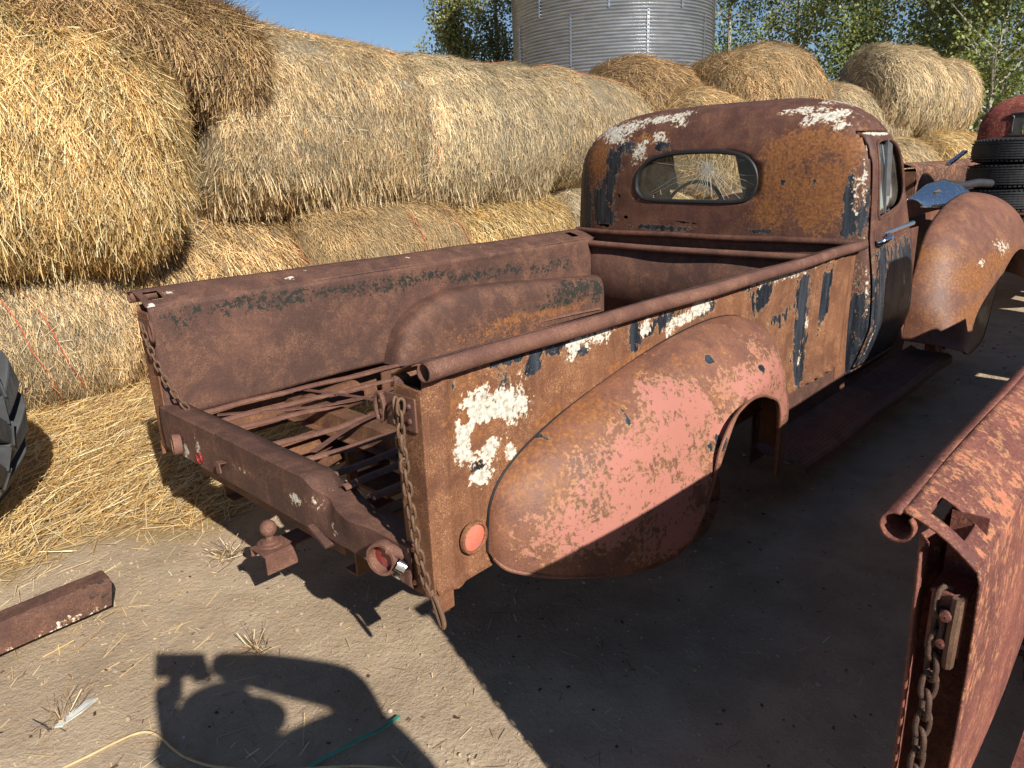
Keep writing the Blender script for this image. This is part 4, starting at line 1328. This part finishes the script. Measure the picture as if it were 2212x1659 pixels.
make_bale(Bale((12.2, 3.05, 1.0), .60, .66, -.35, .95, 0, seed=19, rough=.05, endr=4), 'lower bale beside the stacked tires', 8000, 'gold', jit=.4, group=BG)
make_bale(Bale((8.6, 4.6, .55), .64, 1.6, -.1, .95, 0, seed=20, rough=.05, endr=6), 'long lower bale at the foot of the pile behind the cab', 6000, 'tan', group=BG)
# hidden back row holding the upper ones
for k, (x, y) in enumerate(((2.0, 6.5), (3.9, 6.45), (5.8, 6.4), (10.2, 5.3))):
    make_bale(Bale((x, y, .58), .62, .8, 0, .97, seed=30 + k), ['back row bale under the big pale upper one', 'back row bale behind the tan lower one with thin twine', 'back row bale behind the lower one at the cab corner', 'back row bale under the largest golden-brown one'][k], 1200, 'tan', group=BG)
make_bale(Bale((2.25, 5.75, 1.42), .62, .60, 0, .97, seed=41, rough=.06), 'extra bale, browned to deepen the shade, in the dark gap left of the big pale upper one', 9000, 'dusk', jit=.5, fringe=600, group=BG)  # added bale; darker brown stands in for pale straw in shade
# ------------------------------------------------------------------ loose straw on the ground
def litter():
    r = np.random.default_rng(77)
    n = 150000
    x = r.uniform(-1.6, 4.0, n)
    y = r.uniform(1.2, 5.0, n)
    d = straw_density(x, y) + .012 * (x < 1.2)
    k = r.random(n) < d * .62
    x, y = x[k], y[k]
    n = len(x)
    dn = straw_density(x, y)
    z = ground_h(x, y) + r.uniform(.001, .035, n) * np.clip(dn, .08, 1)
    P = np.stack([x, y, z], 1)
    fl = lump(P, 1.6, 21, 2)
    ang = .35 + .5 * fl + r.normal(0, .65, n)
    D = unit(np.stack([np.cos(ang), np.sin(ang), r.normal(.02, .12, n)], 1))
    S = unit(np.cross(D, np.array([0, 0, 1.0])) + np.array([0, 0, 1.0]) * r.normal(0, .4, n)[:, None])
    L = r.uniform(.03, .22, n) * np.where(dn < .3, .5, 1)
    W = r.uniform(.0018, .0044, n) * np.where(dn < .3, .7, 1)
    C = straw_colors(n, PAL['gold'], r)
    g = r.random(n) < np.where(dn < .4, .6, .2)
    C[g] = straw_colors(g.sum(), PAL['pale'], r)
    q = strips(P, D, S, L, W, r.normal(0, .006, n), 1)
    o = quads('loose_straw', q.astype(np.float32), M['straw'], None, 'stuff', C)
    tag(o, 'golden loose straw spread over the soil between the bales and the truck', 'straw')
    # thin chaff further out
    n = 2600
    x = r.uniform(-.6, 3.0, n); y = r.uniform(.3, 2.9, n)
    k = r.random(n) < np.clip(.9 - .35 * x, .05, .9)
    x, y = x[k], y[k]; n = len(x)
    P = np.stack([x, y, ground_h(x, y) + .004], 1)
    ang = r.uniform(0, 6.28, n)
    D = unit(np.stack([np.cos(ang), np.sin(ang), r.normal(.02, .08, n)], 1))
    S = unit(np.cross(D, np.array([0, 0, 1.0])))
    q = strips(P, D, S, r.uniform(.012, .07, n), r.uniform(.001, .0028, n), r.normal(0, .004, n), 1)
    o = quads('chaff', q.astype(np.float32), M['straw'], None, 'stuff', straw_colors(n, PAL['mixb'], r))
    tag(o, 'thin scattered chaff and broken stalks on the bare soil', 'chaff')
litter()
def debris():
    r = np.random.default_rng(5)
    n = 700
    x = r.uniform(.1, 6.0, n); y = r.uniform(.2, 2.6, n)
    P = np.stack([x, y, ground_h(x, y) + .003], 1)
    a = r.uniform(0, 6.28, n)
    D = unit(np.stack([np.cos(a), np.sin(a), r.normal(0, .15, n)], 1))
    S = unit(np.cross(D, np.array([0, 0, 1.0])) + np.array([0, 0, 1.0]) * r.normal(0, .2, n)[:, None])
    C = np.array([.12, .075, .05]) * r.uniform(.4, 1.8, (n, 1))
    q = strips(P, D, S, r.uniform(.004, .016, n), r.uniform(.003, .009, n), r.normal(0, .002, n), 1)
    o = quads('dirt_debris', q.astype(np.float32), M['straw'], None, 'stuff', C)
    tag(o, 'dark rust flakes and leaf crumbs scattered on the dirt', 'debris')
debris()
# dry weed tufts
def tuft(x, y, n, h, spread, label, pal='mixb', seed=1, w=.0026):
    r = np.random.default_rng(seed)
    n = int(n * .6)
    h *= .85
    z = float(ground_h(np.array([[x]]), np.array([[y]]))[0, 0])
    P = np.stack([r.normal(0, spread * .2, n), r.normal(0, spread * .2, n), np.full(n, 0.0)], 1)
    D = unit(np.stack([r.normal(0, spread * 9, n), r.normal(0, spread * 9, n), np.abs(r.normal(.6, .5, n))], 1))
    S = unit(np.cross(D, r.normal(size=(n, 3))))
    L = r.uniform(.4, 1, n) * h
    c = straw_colors(n, PAL[pal], r)
    dk = r.random(n) < .45
    c[dk] = np.array([.10, .075, .07]) * r.uniform(.7, 1.6, (dk.sum(), 1))
    q = strips(P, D, S, L, np.full(n, w) * r.uniform(.5, 1.2, n), r.normal(0, .035, n), 2)
    o = quads('dry_weed', q.astype(np.float32), M['straw'], None, None, np.concatenate([c, c]))
    o.location = (x, y, z)
    tag(o, label, 'dry weed', 'dry weed tufts on the soil')
tuft(.80, 1.90, 80, .08, .08, "dry grey weed tuft standing in the phone's shadow", seed=3)
tuft(.30, 2.02, 60, .10, .09, 'flattened dark weed tuft left of the pale shard', seed=4)
tuft(1.02, 2.55, 200, .11, .14, 'bleached grey weed clump at the edge of the golden straw', seed=7)
# pebbles
def pebbles():
    r = np.random.default_rng(9)
    m = MB()
    base = bmesh.new(); bmesh.ops.create_icosphere(base, subdivisions=1, radius=1)
    bv = np.array([v.co[:] for v in base.verts]); bf = [tuple(v.index for v in f.verts) for f in base.faces]
    base.free()
    for k in range(420):
        x, y = r.uniform(.3, 7.5), r.uniform(-.3, 2.4)
        if k < 90: x, y = r.uniform(.2, 2.2), r.uniform(.4, 2.0)
        s = abs(r.normal(0, .003)) + .0018 + (.008 if x > 3 else 0)
        v = bv * np.array([s * r.uniform(.8, 1.5), s * r.uniform(.8, 1.3), s * r.uniform(.4, .8)]) * r.uniform(.85, 1.15, (len(bv), 1))
        m.add(v + np.array([x, y, float(ground_h(np.array([[x]]), np.array([[y]]))[0, 0]) + s * .2]), bf)
    o = m.ob('pebbles', simple('pebble', (.33, .28, .23), .85, var=.5, scale=9), None, True, kind='stuff')
    tag(o, 'small pale pebbles scattered on the packed dirt', 'pebbles')
pebbles()
def crumbs():
    r = np.random.default_rng(19)
    base = bmesh.new(); bmesh.ops.create_icosphere(base, subdivisions=1, radius=1)
    bv = np.array([v.co[:] for v in base.verts]); bf = np.array([tuple(v.index for v in f.verts) for f in base.faces]); base.free()
    n = 5200
    x = r.uniform(.1, 3.4, n); y = r.uniform(.3, 2.9, n)
    k = r.random(n) < np.clip(1.25 - .33 * x + .35 * lump(np.stack([x, y, x * 0], 1), 2.2, 4, 2), .08, 1)
    x, y = x[k], y[k]; n = len(x)
    s = np.abs(r.normal(0, .0022, n)) + .0012
    V = bv[None] * (s[:, None, None] * r.uniform(.6, 1.4, (n, 1, 3))) * r.uniform(.75, 1.2, (n, len(bv), 1))
    V = V + np.stack([x, y, ground_h(x, y) + s * .3], 1)[:, None, :]
    F = (bf[None] + (np.arange(n) * len(bv))[:, None, None]).reshape(-1, 3)
    o = link('soil_crumbs', mesh('soil_crumbs', V.reshape(-1, 3), F), M['soil'], None, 'stuff')
    tag(o, 'small dirt crumbs and clods over the bare soil', 'dirt')
crumbs()
# ------------------------------------------------------------------ small things on the ground
def gz(x, y):
    return float(ground_h(np.array([[x]]), np.array([[y]]))[0, 0])
cp = [(.05, 1.86), (.16, 1.85), (.25, 1.838), (.315, 1.831), (.37, 1.828), (.422, 1.815), (.446, 1.79), (.456, 1.75), (.462, 1.69), (.472, 1.64), (.50, 1.575), (.55, 1.50), (.608, 1.433), (.68, 1.36), (.76, 1.28), (.84, 1.17)]
M['cord'] = simple('tan_cord', (.56, .40, .20), .7)
o = MB().tube(spline([(x, y, gz(x, y) + .005) for x, y in cp], 90), .0034, 7).ob('cord', M['cord'], None, True)
tag(o, 'tan cord curving across the dirt at the bottom edge', 'cord')
M['green'] = simple('green_plastic', (.06, .30, .22), .5)
sp_ = spline([(.665, 1.378, gz(.665, 1.378) + .010), (.78, 1.352, gz(.78, 1.352) + .02), (.85, 1.338, gz(.85, 1.338) + .02), (.915, 1.345, gz(.915, 1.345) + .014)], 14)
m = MB()
for a_, b_ in zip(sp_[:-1], sp_[1:]):
    m.bar(a_, b_, .010, .0025)
tag(m.ob('plastic_strip', M['green']), 'thin green plastic strip lying on the dirt', 'plastic strip')
m = MB()
z0 = gz(.33, 2.02) + .008
m.add([(.275, 2.00, z0), (.292, 1.985, z0), (.30, 1.992, z0), (.345, 2.0, z0 + .004), (.395, 2.03, z0), (.37, 2.045, z0), (.33, 2.025, z0 + .003)], [(0, 1, 2, 3, 4, 5, 6)])
tag(m.ob('shard', simple('pale_shard', (.52, .52, .47), .6), None, solid=.004), 'flat pale shard on the soil at the lower left', 'shard')
# rusty channel iron
x0, x1 = -1.3, .57
bm_ = MB()
P0 = np.array([(0, 0), (.0, .075), (.02, .086), (.085, .086), (.105, .078), (.105, .0)])
G = np.zeros((30, 6, 3))
for i, x in enumerate(np.linspace(x0, x1, 30)):
    e = .0
    for j, (dy, dz) in enumerate(P0):
        G[i, j] = (x + (.015 * dz / .08 if i == 29 else 0), 2.43 + dy + .02 * (x - x1), dz + .035 + .012 * math.sin(x * 2))
o = bm_.grid(G).ob('steel_channel', M['bed'], None, solid=.006, fields={'pg': blobs([(.55, 2.46, .04, .03, .9)], (0, 1)), 'pw': blobs([(.2, .055, .5, .018, .58), (-.4, .055, .4, .02, .55), (.45, .06, .2, .02, .6)], (0, 2)),
      'po': blobs([(.30, 2.49, .035, .02, .9), (.07, 2.48, .03, .02, .8)], (0, 1))})
tag(o, 'rusty steel channel lying on the straw at the left edge', 'steel channel')
# ------------------------------------------------------------------ tyres
def tyre_prof(r, w, bead, n=22):
    pts = []
    for k in range(n + 1):
        t = math.pi * k / n
        pts.append((bead + (r - bead) * abs(math.sin(t)) ** .55, -math.copysign(abs(math.cos(t)) ** .7, math.cos(t)) * w / 2))
    return pts
def tyre(name, loc, rot, r, w, bead, label, grooves=3, lugs=0, mat=None, cat='tire', group=None):
    T = root(name, loc, label, cat, group=group)
    T.rotation_euler = rot
    prof = tyre_prof(r, w, bead)
    inner = [(x - .012, h) for x, h in prof[::-1]]
    m = MB().lathe(prof + inner[1:-1] + [prof[0]], (0, 0, 0), (0, 0, 1), 56)
    m.ob('casing', mat or M['rubber'], T, True)
    if grooves:
        for g in range(-grooves, grooves + 1):
            h = g * w * .68 / (2 * grooves + 1)
            MB().lathe([(r - .006, h - w * .035), (r + .003, h - w * .03), (r + .003, h + w * .03), (r - .006, h + w * .035)], (0, 0, 0), (0, 0, 1), 64).ob('tread_rib', mat or M['rubber'], T)
        tb = MB()
        for k in range(64):
            t = 2 * math.pi * k / 64
            for s in (-1, 1):
                c = Vector((math.cos(t) * (r - .012), math.sin(t) * (r - .012), s * w * .40))
                tb.bar(c, c + Vector((-math.sin(t) * .020, math.cos(t) * .020, 0)), .012, .012, (math.cos(t), math.sin(t), 0))
        tb.ob('tread_blocks', mat or M['rubber'], T, kind='stuff')
    if lugs:
        for s in (-1, 1):
            for k in range(lugs):
                t0 = 2 * math.pi * (k + (.5 if s > 0 else 0)) / lugs
                n = 7
                vs = []
                for i in range(n):
                    q = i / (n - 1)
                    h = s * w * (-.03 + .56 * q)
                    t = t0 + .30 * q ** 1.15
                    rr = r - (r - bead) * .30 * max(0, (q - .62) / .38) ** 2
                    wd = .050 + .022 * q
                    for dt, dr in ((-wd, -.03), (-wd * .8, .048), (wd * .8, .048), (wd, -.03)):
                        tt = t + dt / r
                        vs.append(((rr + dr) * math.cos(tt), (rr + dr) * math.sin(tt), h))
                fs = []
                for i in range(n - 1):
                    for j in range(3):
                        fs.append((i * 4 + j, i * 4 + j + 1, (i + 1) * 4 + j + 1, (i + 1) * 4 + j))
                fs += [(0, 1, 2, 3), tuple((n - 1) * 4 + j for j in (3, 2, 1, 0))]
                MB().add(vs, fs).ob('tread_lug', mat or M['tyre_dust'], T, bevel=.008)
    return T
for k in range(3):
    zc = .87 + .10 + .188 * k
    tyre('tire', (7.22 + .015 * k, 1.26 - .012 * k, zc), (.03 * (k - 1), .02, .3 * k), .33, .195, .20,
         ['lowest tire of the stack in the far truck bed', 'middle tire of the stack in the far truck bed', 'top tire of the stack in the far truck bed'][k], mat=M['rubber'], group='tires stacked in the far truck bed')
tyre('tractor_tire', (.065, 3.62, .56), (math.radians(90), 0, math.radians(-38)), .58, .42, .30, 'dusty black tractor tire with deep lugs cut by the left edge', 0, 20, M['tyre_dust'], 'tractor tire')
# ------------------------------------------------------------------ bright trim lying on the fender
G = np.zeros((20, 14, 3))
for i, s in enumerate(np.linspace(0, 1, 20)):
    for j, q in enumerate(np.linspace(-1, 1, 14)):
        w = .04 + .085 * min(1, s * 1.6)
        G[i, j] = (5.02 + .66 * s - .05 * q, 1.36 - .10 * s + w * q * .8, 1.075 + .05 * s ** 1.2 + w * q * .55 + .02 * (1 - q * q))
T = root('chrome_trim', (0, 0, 0), 'bent chrome hood trim lying between the front fender and the tires', 'chrome trim')
MB().grid(G).ob('trim_plate', M['chrome'], T, True, solid=.004)
MB().tube([G[i, 0] for i in range(20)], .008, 8).ob('trim_edge', M['chrome'], T, True)
em = G[9, 7]
MB().bar(em + np.array([-.03, 0, .008]), em + np.array([.05, 0, .016]), .018, .004).bar(em + np.array([.0, -.03, .01]), em + np.array([.0, .03, .01]), .014, .004).ob('emblem', M['brass'] if 'brass' in M else simple('worn_emblem', (.45, .28, .15), .4, .6), T, bevel=.002)
m = MB().bar((6.75, 1.62, 1.26), (6.98, 1.56, 1.36), .04, .02)
tag(m.ob('chrome_bar', M['chrome'], None, bevel=.004), 'short chrome bar sticking out left of the stacked tires', 'chrome bar')
m = MB().box(6.0, 6.35, 2.05, 2.5, .72, 1.10)
m = MB().tube(spline([(5.74, 1.34, 1.15), (5.9, 1.30, 1.14), (6.05, 1.25, 1.15), (6.2, 1.2, 1.14)], 16), .028, 10)
tag(m.ob('grey_hose', simple('grey_hose', (.03, .03, .032), .5), None, True), 'stub of grey hose behind the chrome trim', 'hose')
# ------------------------------------------------------------------ grain bin
def bin_mat():
    t = NT('galvanised_steel')
    c = t.coord()
    n = t.noise(c, 1.3, 5)
    n2 = t.noise(t.scale(c, (2, 2, 14)), 1.0, 4)
    col = t.mix(t.sm(n2, .3, .7), (.32, .34, .37), (.44, .46, .49))
    return t.done(t.bsdf(col, t.sm(n, .3, .7, .30, .42), .75, None, .5))
M['bin'] = bin_mat()
BC = (16.05, 11.62)
BR = 2.44
B_ = root('grain_bin', (BC[0], BC[1], 0), 'round corrugated steel grain bin rising behind the bales', 'grain bin')
ring_h = 1.12
nseg = 120
for k in range(7):
    z0 = k * ring_h
    prof = []
    nc = 16
    for i in range(nc * 6 + 1):
        z = z0 + ring_h * i / (nc * 6)
        prof.append((BR + .016 * math.cos(2 * math.pi * i / 6) + (.004 if k % 2 else 0), z))
    MB().lathe(prof, (0, 0, 0), (0, 0, 1), nseg).ob('wall_ring', M['bin'], B_, True)
    for q in range(9):
        t = 2 * math.pi * (q + .5 * (k % 2)) / 9 + .25
        c = Vector((math.cos(t) * (BR + .013), math.sin(t) * (BR + .013), 0))
        d = Vector((-math.sin(t), math.cos(t), 0))
        m = MB()
        for i in range(12):
            z = z0 + ring_h * (i + .5) / 12
            m.box(c.x - .012, c.x + .012, c.y - .012, c.y + .012, z - .012, z + .012)
        m.bar(c + Vector((0, 0, z0 + .02)), c + Vector((0, 0, z0 + ring_h - .02)), .05, .006, tuple(d.cross(Vector((0, 0, 1)))))
        m.ob('bolt_seam', M['bin'], B_, kind='stuff')
MB().lathe([(BR + .08, 7 * ring_h), (BR + .1, 7 * ring_h - .05), (BR * .3, 7 * ring_h + 1.4), (.3, 7 * ring_h + 1.7), (.3, 7 * ring_h + 1.8), (0, 7 * ring_h + 1.85)], (0, 0, 0), (0, 0, 1), 48).ob('roof', M['bin'], B_, True)
# ------------------------------------------------------------------ trees
def leaf_mat(name, transl=.35):
    t = NT(name)
    col = t.attr('col', 0)
    d = t.bsdf(col, .45, 0, None, .4)
    tr = t.node('ShaderNodeBsdfTranslucent', {'Color': t.mix(1.0, col, (1.3, 1.25, .5), 'MULTIPLY')})
    return t.done(t.node('ShaderNodeMixShader', {0: transl, 1: d, 2: tr}))
M['leaf'] = leaf_mat('poplar_leaf')
M['bark'] = simple('pale_bark', (.34, .31, .26), .9, var=.35, scale=14, bump=.3)
def tree(x, y, h, rad, n, label, kind='poplar', seed=1, leaf=.085, base=0.0, green=(.19, .21, .08), name='poplar_tree', group='trees behind the bales', sparse=.0):
    r = np.random.default_rng(seed * 7 + 3)
    T = root(name, (x, y, 0), label, 'tree', group=group)
    ph = r.uniform(0, 6.28)
    tp = [(.12 * math.sin(z * .5 + ph), .10 * math.cos(z * .4 + ph), z) for z in np.linspace(0, h * .96, 14)]
    tr = MB().tube(tp, .1, 8, rr=list(np.linspace(.035 + h * .011, .012, 14)))
    limbs = []
    nb = 26 if kind == 'poplar' else 34
    for k in range(nb):
        z = h * r.uniform(.08, .88)
        a = r.uniform(0, 6.28)
        if kind == 'poplar':
            L = rad * r.uniform(.8, 1.3) * (1.15 - .7 * z / h)
            e = Vector((math.cos(a) * L * .8, math.sin(a) * L * .8, L * 2.0))
        else:
            L = rad * r.uniform(.7, 1.15) * (1.1 - .6 * z / h)
            e = Vector((math.cos(a) * L, math.sin(a) * L, L * r.uniform(.4, 1.1)))
        i = min(13, int(z / (h * .96) * 13))
        p0 = Vector((tp[i][0], tp[i][1], z))
        pm = p0 + e * .5 + Vector((0, 0, -.05 * L))
        p1 = p0 + e
        tr.tube([p0, pm, p1], .03, 5, rr=[.012 + .02 * L, .010 + .008 * L, .004])
        limbs.append((np.array(p0), np.array(pm), np.array(p1)))
    tr.ob('trunk', M['bark'], T, True)
    # leaves gathered in sprays along the limbs
    nsp = int(n / 42)
    P, C = [], []
    for s in range(nsp):
        p0, pm, p1 = limbs[r.integers(0, nb)]
        t = r.uniform(.15, 1.12)
        c = p0 + (p1 - p0) * t + r.normal(0, .13 * rad, 3)
        if kind == 'poplar':
            c = c + np.array([0, 0, r.uniform(-.2, .3)])
        if c[2] < base: continue
        m = 42
        sp = r.normal(0, 1, (m, 3)) * np.array([.16, .16, .22]) * (1.0 if kind != 'poplar' else .8)
        P.append(c + sp)
        tone = r.uniform(.55, 1.5)
        g = np.array(green) * tone
        cc = np.tile(g, (m, 1)) * r.uniform(.6, 1.5, (m, 1))
        yl = r.random(m) < .12
        cc[yl] = np.array([.24, .20, .05]) * r.uniform(.7, 1.3, (yl.sum(), 1))
        C.append(cc)
    P = np.concatenate(P); C = np.concatenate(C)
    k = len(P)
    D = unit(r.normal(size=(k, 3)) + np.array([0, 0, -.3]))
    S = unit(np.cross(D, r.normal(size=(k, 3))))
    L = leaf * r.uniform(.6, 1.3, k)
    a = P; b = P + D * L[:, None] * .5; e = P + D * L[:, None]
    w = S * (L * .42)[:, None]
    q = np.stack([a, b + w, e, b - w], 1)
    quads('crown', q.astype(np.float32), M['leaf'], T, None, np.clip(C, .01, .5))
    return T
# columnar poplars left of the bin
tree(17.6, 17.2, 8.8, 1.0, 17000, 'tall columnar poplar second from the left in the row left of the grain bin', seed=1, green=(.22, .25, .12))
tree(16.1, 17.5, 8.2, .95, 15000, 'leftmost and nearest poplar left of the grain bin with a leaning tip', seed=2, green=(.25, .27, .13))
tree(18.6, 16.5, 9.5, 1.05, 17000, 'dark poplar half hidden by the left edge of the grain bin', seed=3, green=(.21, .26, .09))
tree(24.5, 32.5, 6.6, .75, 2500, 'small pale poplar far off above the bales', seed=4, green=(.12, .14, .06), leaf=.12, sparse=.3)
tree(27.4, 34.3, 7.0, .7, 2200, 'thin bare-topped poplar far off beside the row', seed=5, green=(.12, .14, .06), leaf=.12)
# bushy trees right of the bin
bush = [(21.5, 11.3, 8.2, 1.5, 'bushy tree touching the right edge of the grain bin'),
        (22.0, 9.6, 7.6, 1.5, 'second bushy tree right of the grain bin with pale branches'),
        (20.5, 7.4, 6.4, 1.4, 'open tree with sky between its limbs above the tallest bale'),
        (21.5, 6.1, 7.4, 1.6, 'leafy tree above the dip in the bales'),
        (19.5, 4.7, 5.4, 1.4, 'low green tree behind the right-hand bales'),
        (20.5, 3.5, 7.8, 1.7, 'tall leafy tree near the red cab'),
        (18.5, 2.4, 6.2, 1.7, 'broad tree cut by the right edge above the red cab'),
        (23.5, 7.9, 7.2, 1.5, 'slim tree set back in the row of trees'),
        (24.5, 4.9, 7.0, 1.7, 'deep green tree at the back of the row'),
        (17.0, 3.4, 3.6, 1.3, 'bright green sapling right behind the biggest pale bale'),
        (22.5, 1.4, 6.0, 1.8, 'far right tree partly behind the red cab')]
for k, (x, y, h, rad, lab) in enumerate(bush):
    tree(x, y, h, rad, 11500 if k < 7 else 4500, lab, 'bush', seed=20 + k, leaf=.078, green=((.18, .22, .075), (.21, .24, .095), (.15, .19, .07))[k % 3], name='leafy_tree')
# distant slope
hx = np.linspace(0, 1, 40)
G = np.zeros((40, 8, 3))
for i, t in enumerate(hx):
    ang = math.radians(-12 + 62 * t)
    hgt = 23 * math.exp(-((t - .12) / .22) ** 2) + 2.5 + 1.2 * math.sin(t * 17)
    for j in range(8):
        d = 95 + j * 14
        G[i, j] = (math.cos(ang) * d, math.sin(ang) * d, -1 + (hgt + 1) * math.sin(min(1, j / 6) * math.pi / 2))
hill = MB().grid(G).ob('hill', simple('dry_slope', (.13, .095, .075), .95, var=.4, scale=.4), None, True, kind='structure')
# ------------------------------------------------------------------ painted board at the top left, behind the bales
T = root('painted_board', (0, 0, 0), 'pale turquoise painted board with dark strokes behind the top left bale', 'painted board')
MB().box(1.2, 2.62, 8.98, 9.02, 2.2, 3.55).ob('board_panel', simple('turquoise_paint', (.50, .72, .68), .6, var=.1, scale=3), T)
M['strokes'] = simple('dark_red_strokes', (.10, .035, .04), .7)
MB().box(2.62, 2.66, 8.95, 9.04, 2.2, 3.6).ob('board_frame', simple('pink_frame', (.62, .25, .22), .6), T)
MB().box(2.66, 2.72, 8.96, 9.03, 2.2, 3.6).ob('board_edge', simple('white_edge', (.75, .78, .76), .6), T)
r = np.random.default_rng(3)
for k in range(16):
    x = 1.30 + k * .078
    h0 = r.uniform(2.55, 2.8)
    pts = [(x + .10 * math.sin(q * 1.8 + k * .35) , 8.972, h0 + r.uniform(.45, .6) * q) for q in np.linspace(0, 1, 7)]
    MB().tube(spline(pts, 16), .008 + .016 * (k % 4 == 0), 5).ob('painted_stroke', M['strokes'], T)
# ------------------------------------------------------------------ the photographer and the phone
def skinned(name, joints, edges, mat, parent, sub=2, root_i=0):
    me = bpy.data.meshes.new(name)
    me.from_pydata([j[:3] for j in joints], edges, [])
    o = link(name, me, None, parent)
    md = o.modifiers.new('skin', 'SKIN')
    for i, j in enumerate(joints):
        v = me.skin_vertices[0].data[i]
        v.radius = (j[3], j[4] if len(j) > 4 else j[3])
        v.use_root = (i == root_i)
    ms = o.modifiers.new('sub', 'SUBSURF')
    ms.levels = sub
    ms.render_levels = sub
    md.use_smooth_shade = True
    me.materials.append(mat)
    return o
man = root('person', (.08, -.48, 0), 'person in dark clothes standing behind the camera and holding a phone up', 'person')
cloth = simple('dark_shirt', (.05, .06, .09), .9)
skinc = simple('skin', (.48, .27, .19), .6, var=.05)
X0, Y0 = .08, -.48
def L_(p): return (p[0] - X0, p[1] - Y0) + tuple(p[2:])
J = [L_(p) for p in [(.26, -.50, .92, .18, .12), (.25, -.46, 1.06, .18, .12), (.18, -.45, 1.18, .17, .11), (.04, -.45, 1.25, .055), (-.02, -.45, 1.32, .05),
     (.32, -.44, 1.24, .06), (.37, -.27, 1.22, .07), (.19, -.15, 1.32, .056), (.088, -.085, 1.372, .034),
     (-.02, -.42, 1.20, .06), (-.07, -.24, 1.12, .043), (-.05, -.09, 1.26, .034), (-.03, -.01, 1.335, .025),
     (.36, -.50, .82, .09), (.37, -.48, .48, .06), (.36, -.50, .10, .042), (.36, -.40, .035, .04),
     (.15, -.52, .82, .09), (.14, -.50, .48, .06), (.14, -.54, .10, .042), (.12, -.44, .035, .04)]]
Ed = [(0, 1), (1, 2), (2, 3), (3, 4), (2, 5), (5, 6), (6, 7), (7, 8), (2, 9), (9, 10), (10, 11), (11, 12), (0, 13), (13, 14), (14, 15), (15, 16), (0, 17), (17, 18), (18, 19), (19, 20)]
skinned('body', J, Ed, cloth, man)
hd = MB()
n = 24
G = np.zeros((n, n, 3))
hc = (-.04, -.455, 1.375)
for i, a in enumerate(np.linspace(-math.pi / 2, math.pi / 2, n)):
    for j, b in enumerate(np.linspace(0, 2 * math.pi, n)):
        rr = 1 + .10 * math.exp(-((b - .8) / .18) ** 2 - (a / .15) ** 2)
        wz = .13
        k = .098 * (1 - .18 * max(0, -math.sin(a)))
        G[i, j] = (hc[0] + k * rr * math.cos(a) * math.cos(b) * 1.08, hc[1] + k * rr * math.cos(a) * math.sin(b), hc[2] + wz * math.sin(a))
G[..., 0] -= X0; G[..., 1] -= Y0
hd.grid(G).ob('head', skinc, man, True)
hat = MB().lathe([(.165, -.012), (.160, -.004), (.105, .002), (.100, .05), (.085, .085), (.04, .10), (.0, .10)], (hc[0] - X0 - .005, hc[1] - Y0 - .03, hc[2] + .07), (.05, .12, 1), 36)
hat.ob('hat', cloth, man, True, solid=.004)
fwd = Vector(cam.matrix_world.to_3x3() @ Vector((0, 0, -1)))
rt = Vector(cam.matrix_world.to_3x3() @ Vector((1, 0, 0)))
upv = Vector(cam.matrix_world.to_3x3() @ Vector((0, 1, 0)))
C0 = Vector((0, 0, 1.4)) - fwd * .012
def hand(base, sgn, seed):
    hp = Vector(base)
    js = [tuple(hp - Vector((X0, Y0, 0))) + (.022,)]
    es = []
    for f in range(5):
        o_ = upv * (.024 - f * .014) if f < 4 else upv * -.034
        k1 = hp + o_ + rt * sgn * -.02
        k2 = k1 + rt * sgn * (-.030 if f < 4 else -.02) + fwd * -.004
        k3 = k2 + rt * sgn * -.016 + fwd * (-.012 if f < 4 else -.004)
        b = len(js)
        for q, rad in ((k1, .010), (k2, .0085), (k3, .007)):
            js.append(tuple(q - Vector((X0, Y0, 0))) + (rad,))
        es += [(0, b), (b, b + 1), (b + 1, b + 2)]
    skinned('hand', js, es, skinc, man, 1)
hand(C0 + rt * .145 + upv * -.02 - fwd * .012, 1, 1)
hand(C0 + rt * .0 + upv * -.075 - fwd * .012, -1, 2)
ph_ = MB()
cc = C0 + rt * .048 + upv * -.018
ph_.bar(cc - rt * .077, cc + rt * .077, .0085, .073, tuple(upv))
tag(ph_.ob('phone', M['black'], None, bevel=.003), 'black phone held level at the camera position', 'phone')
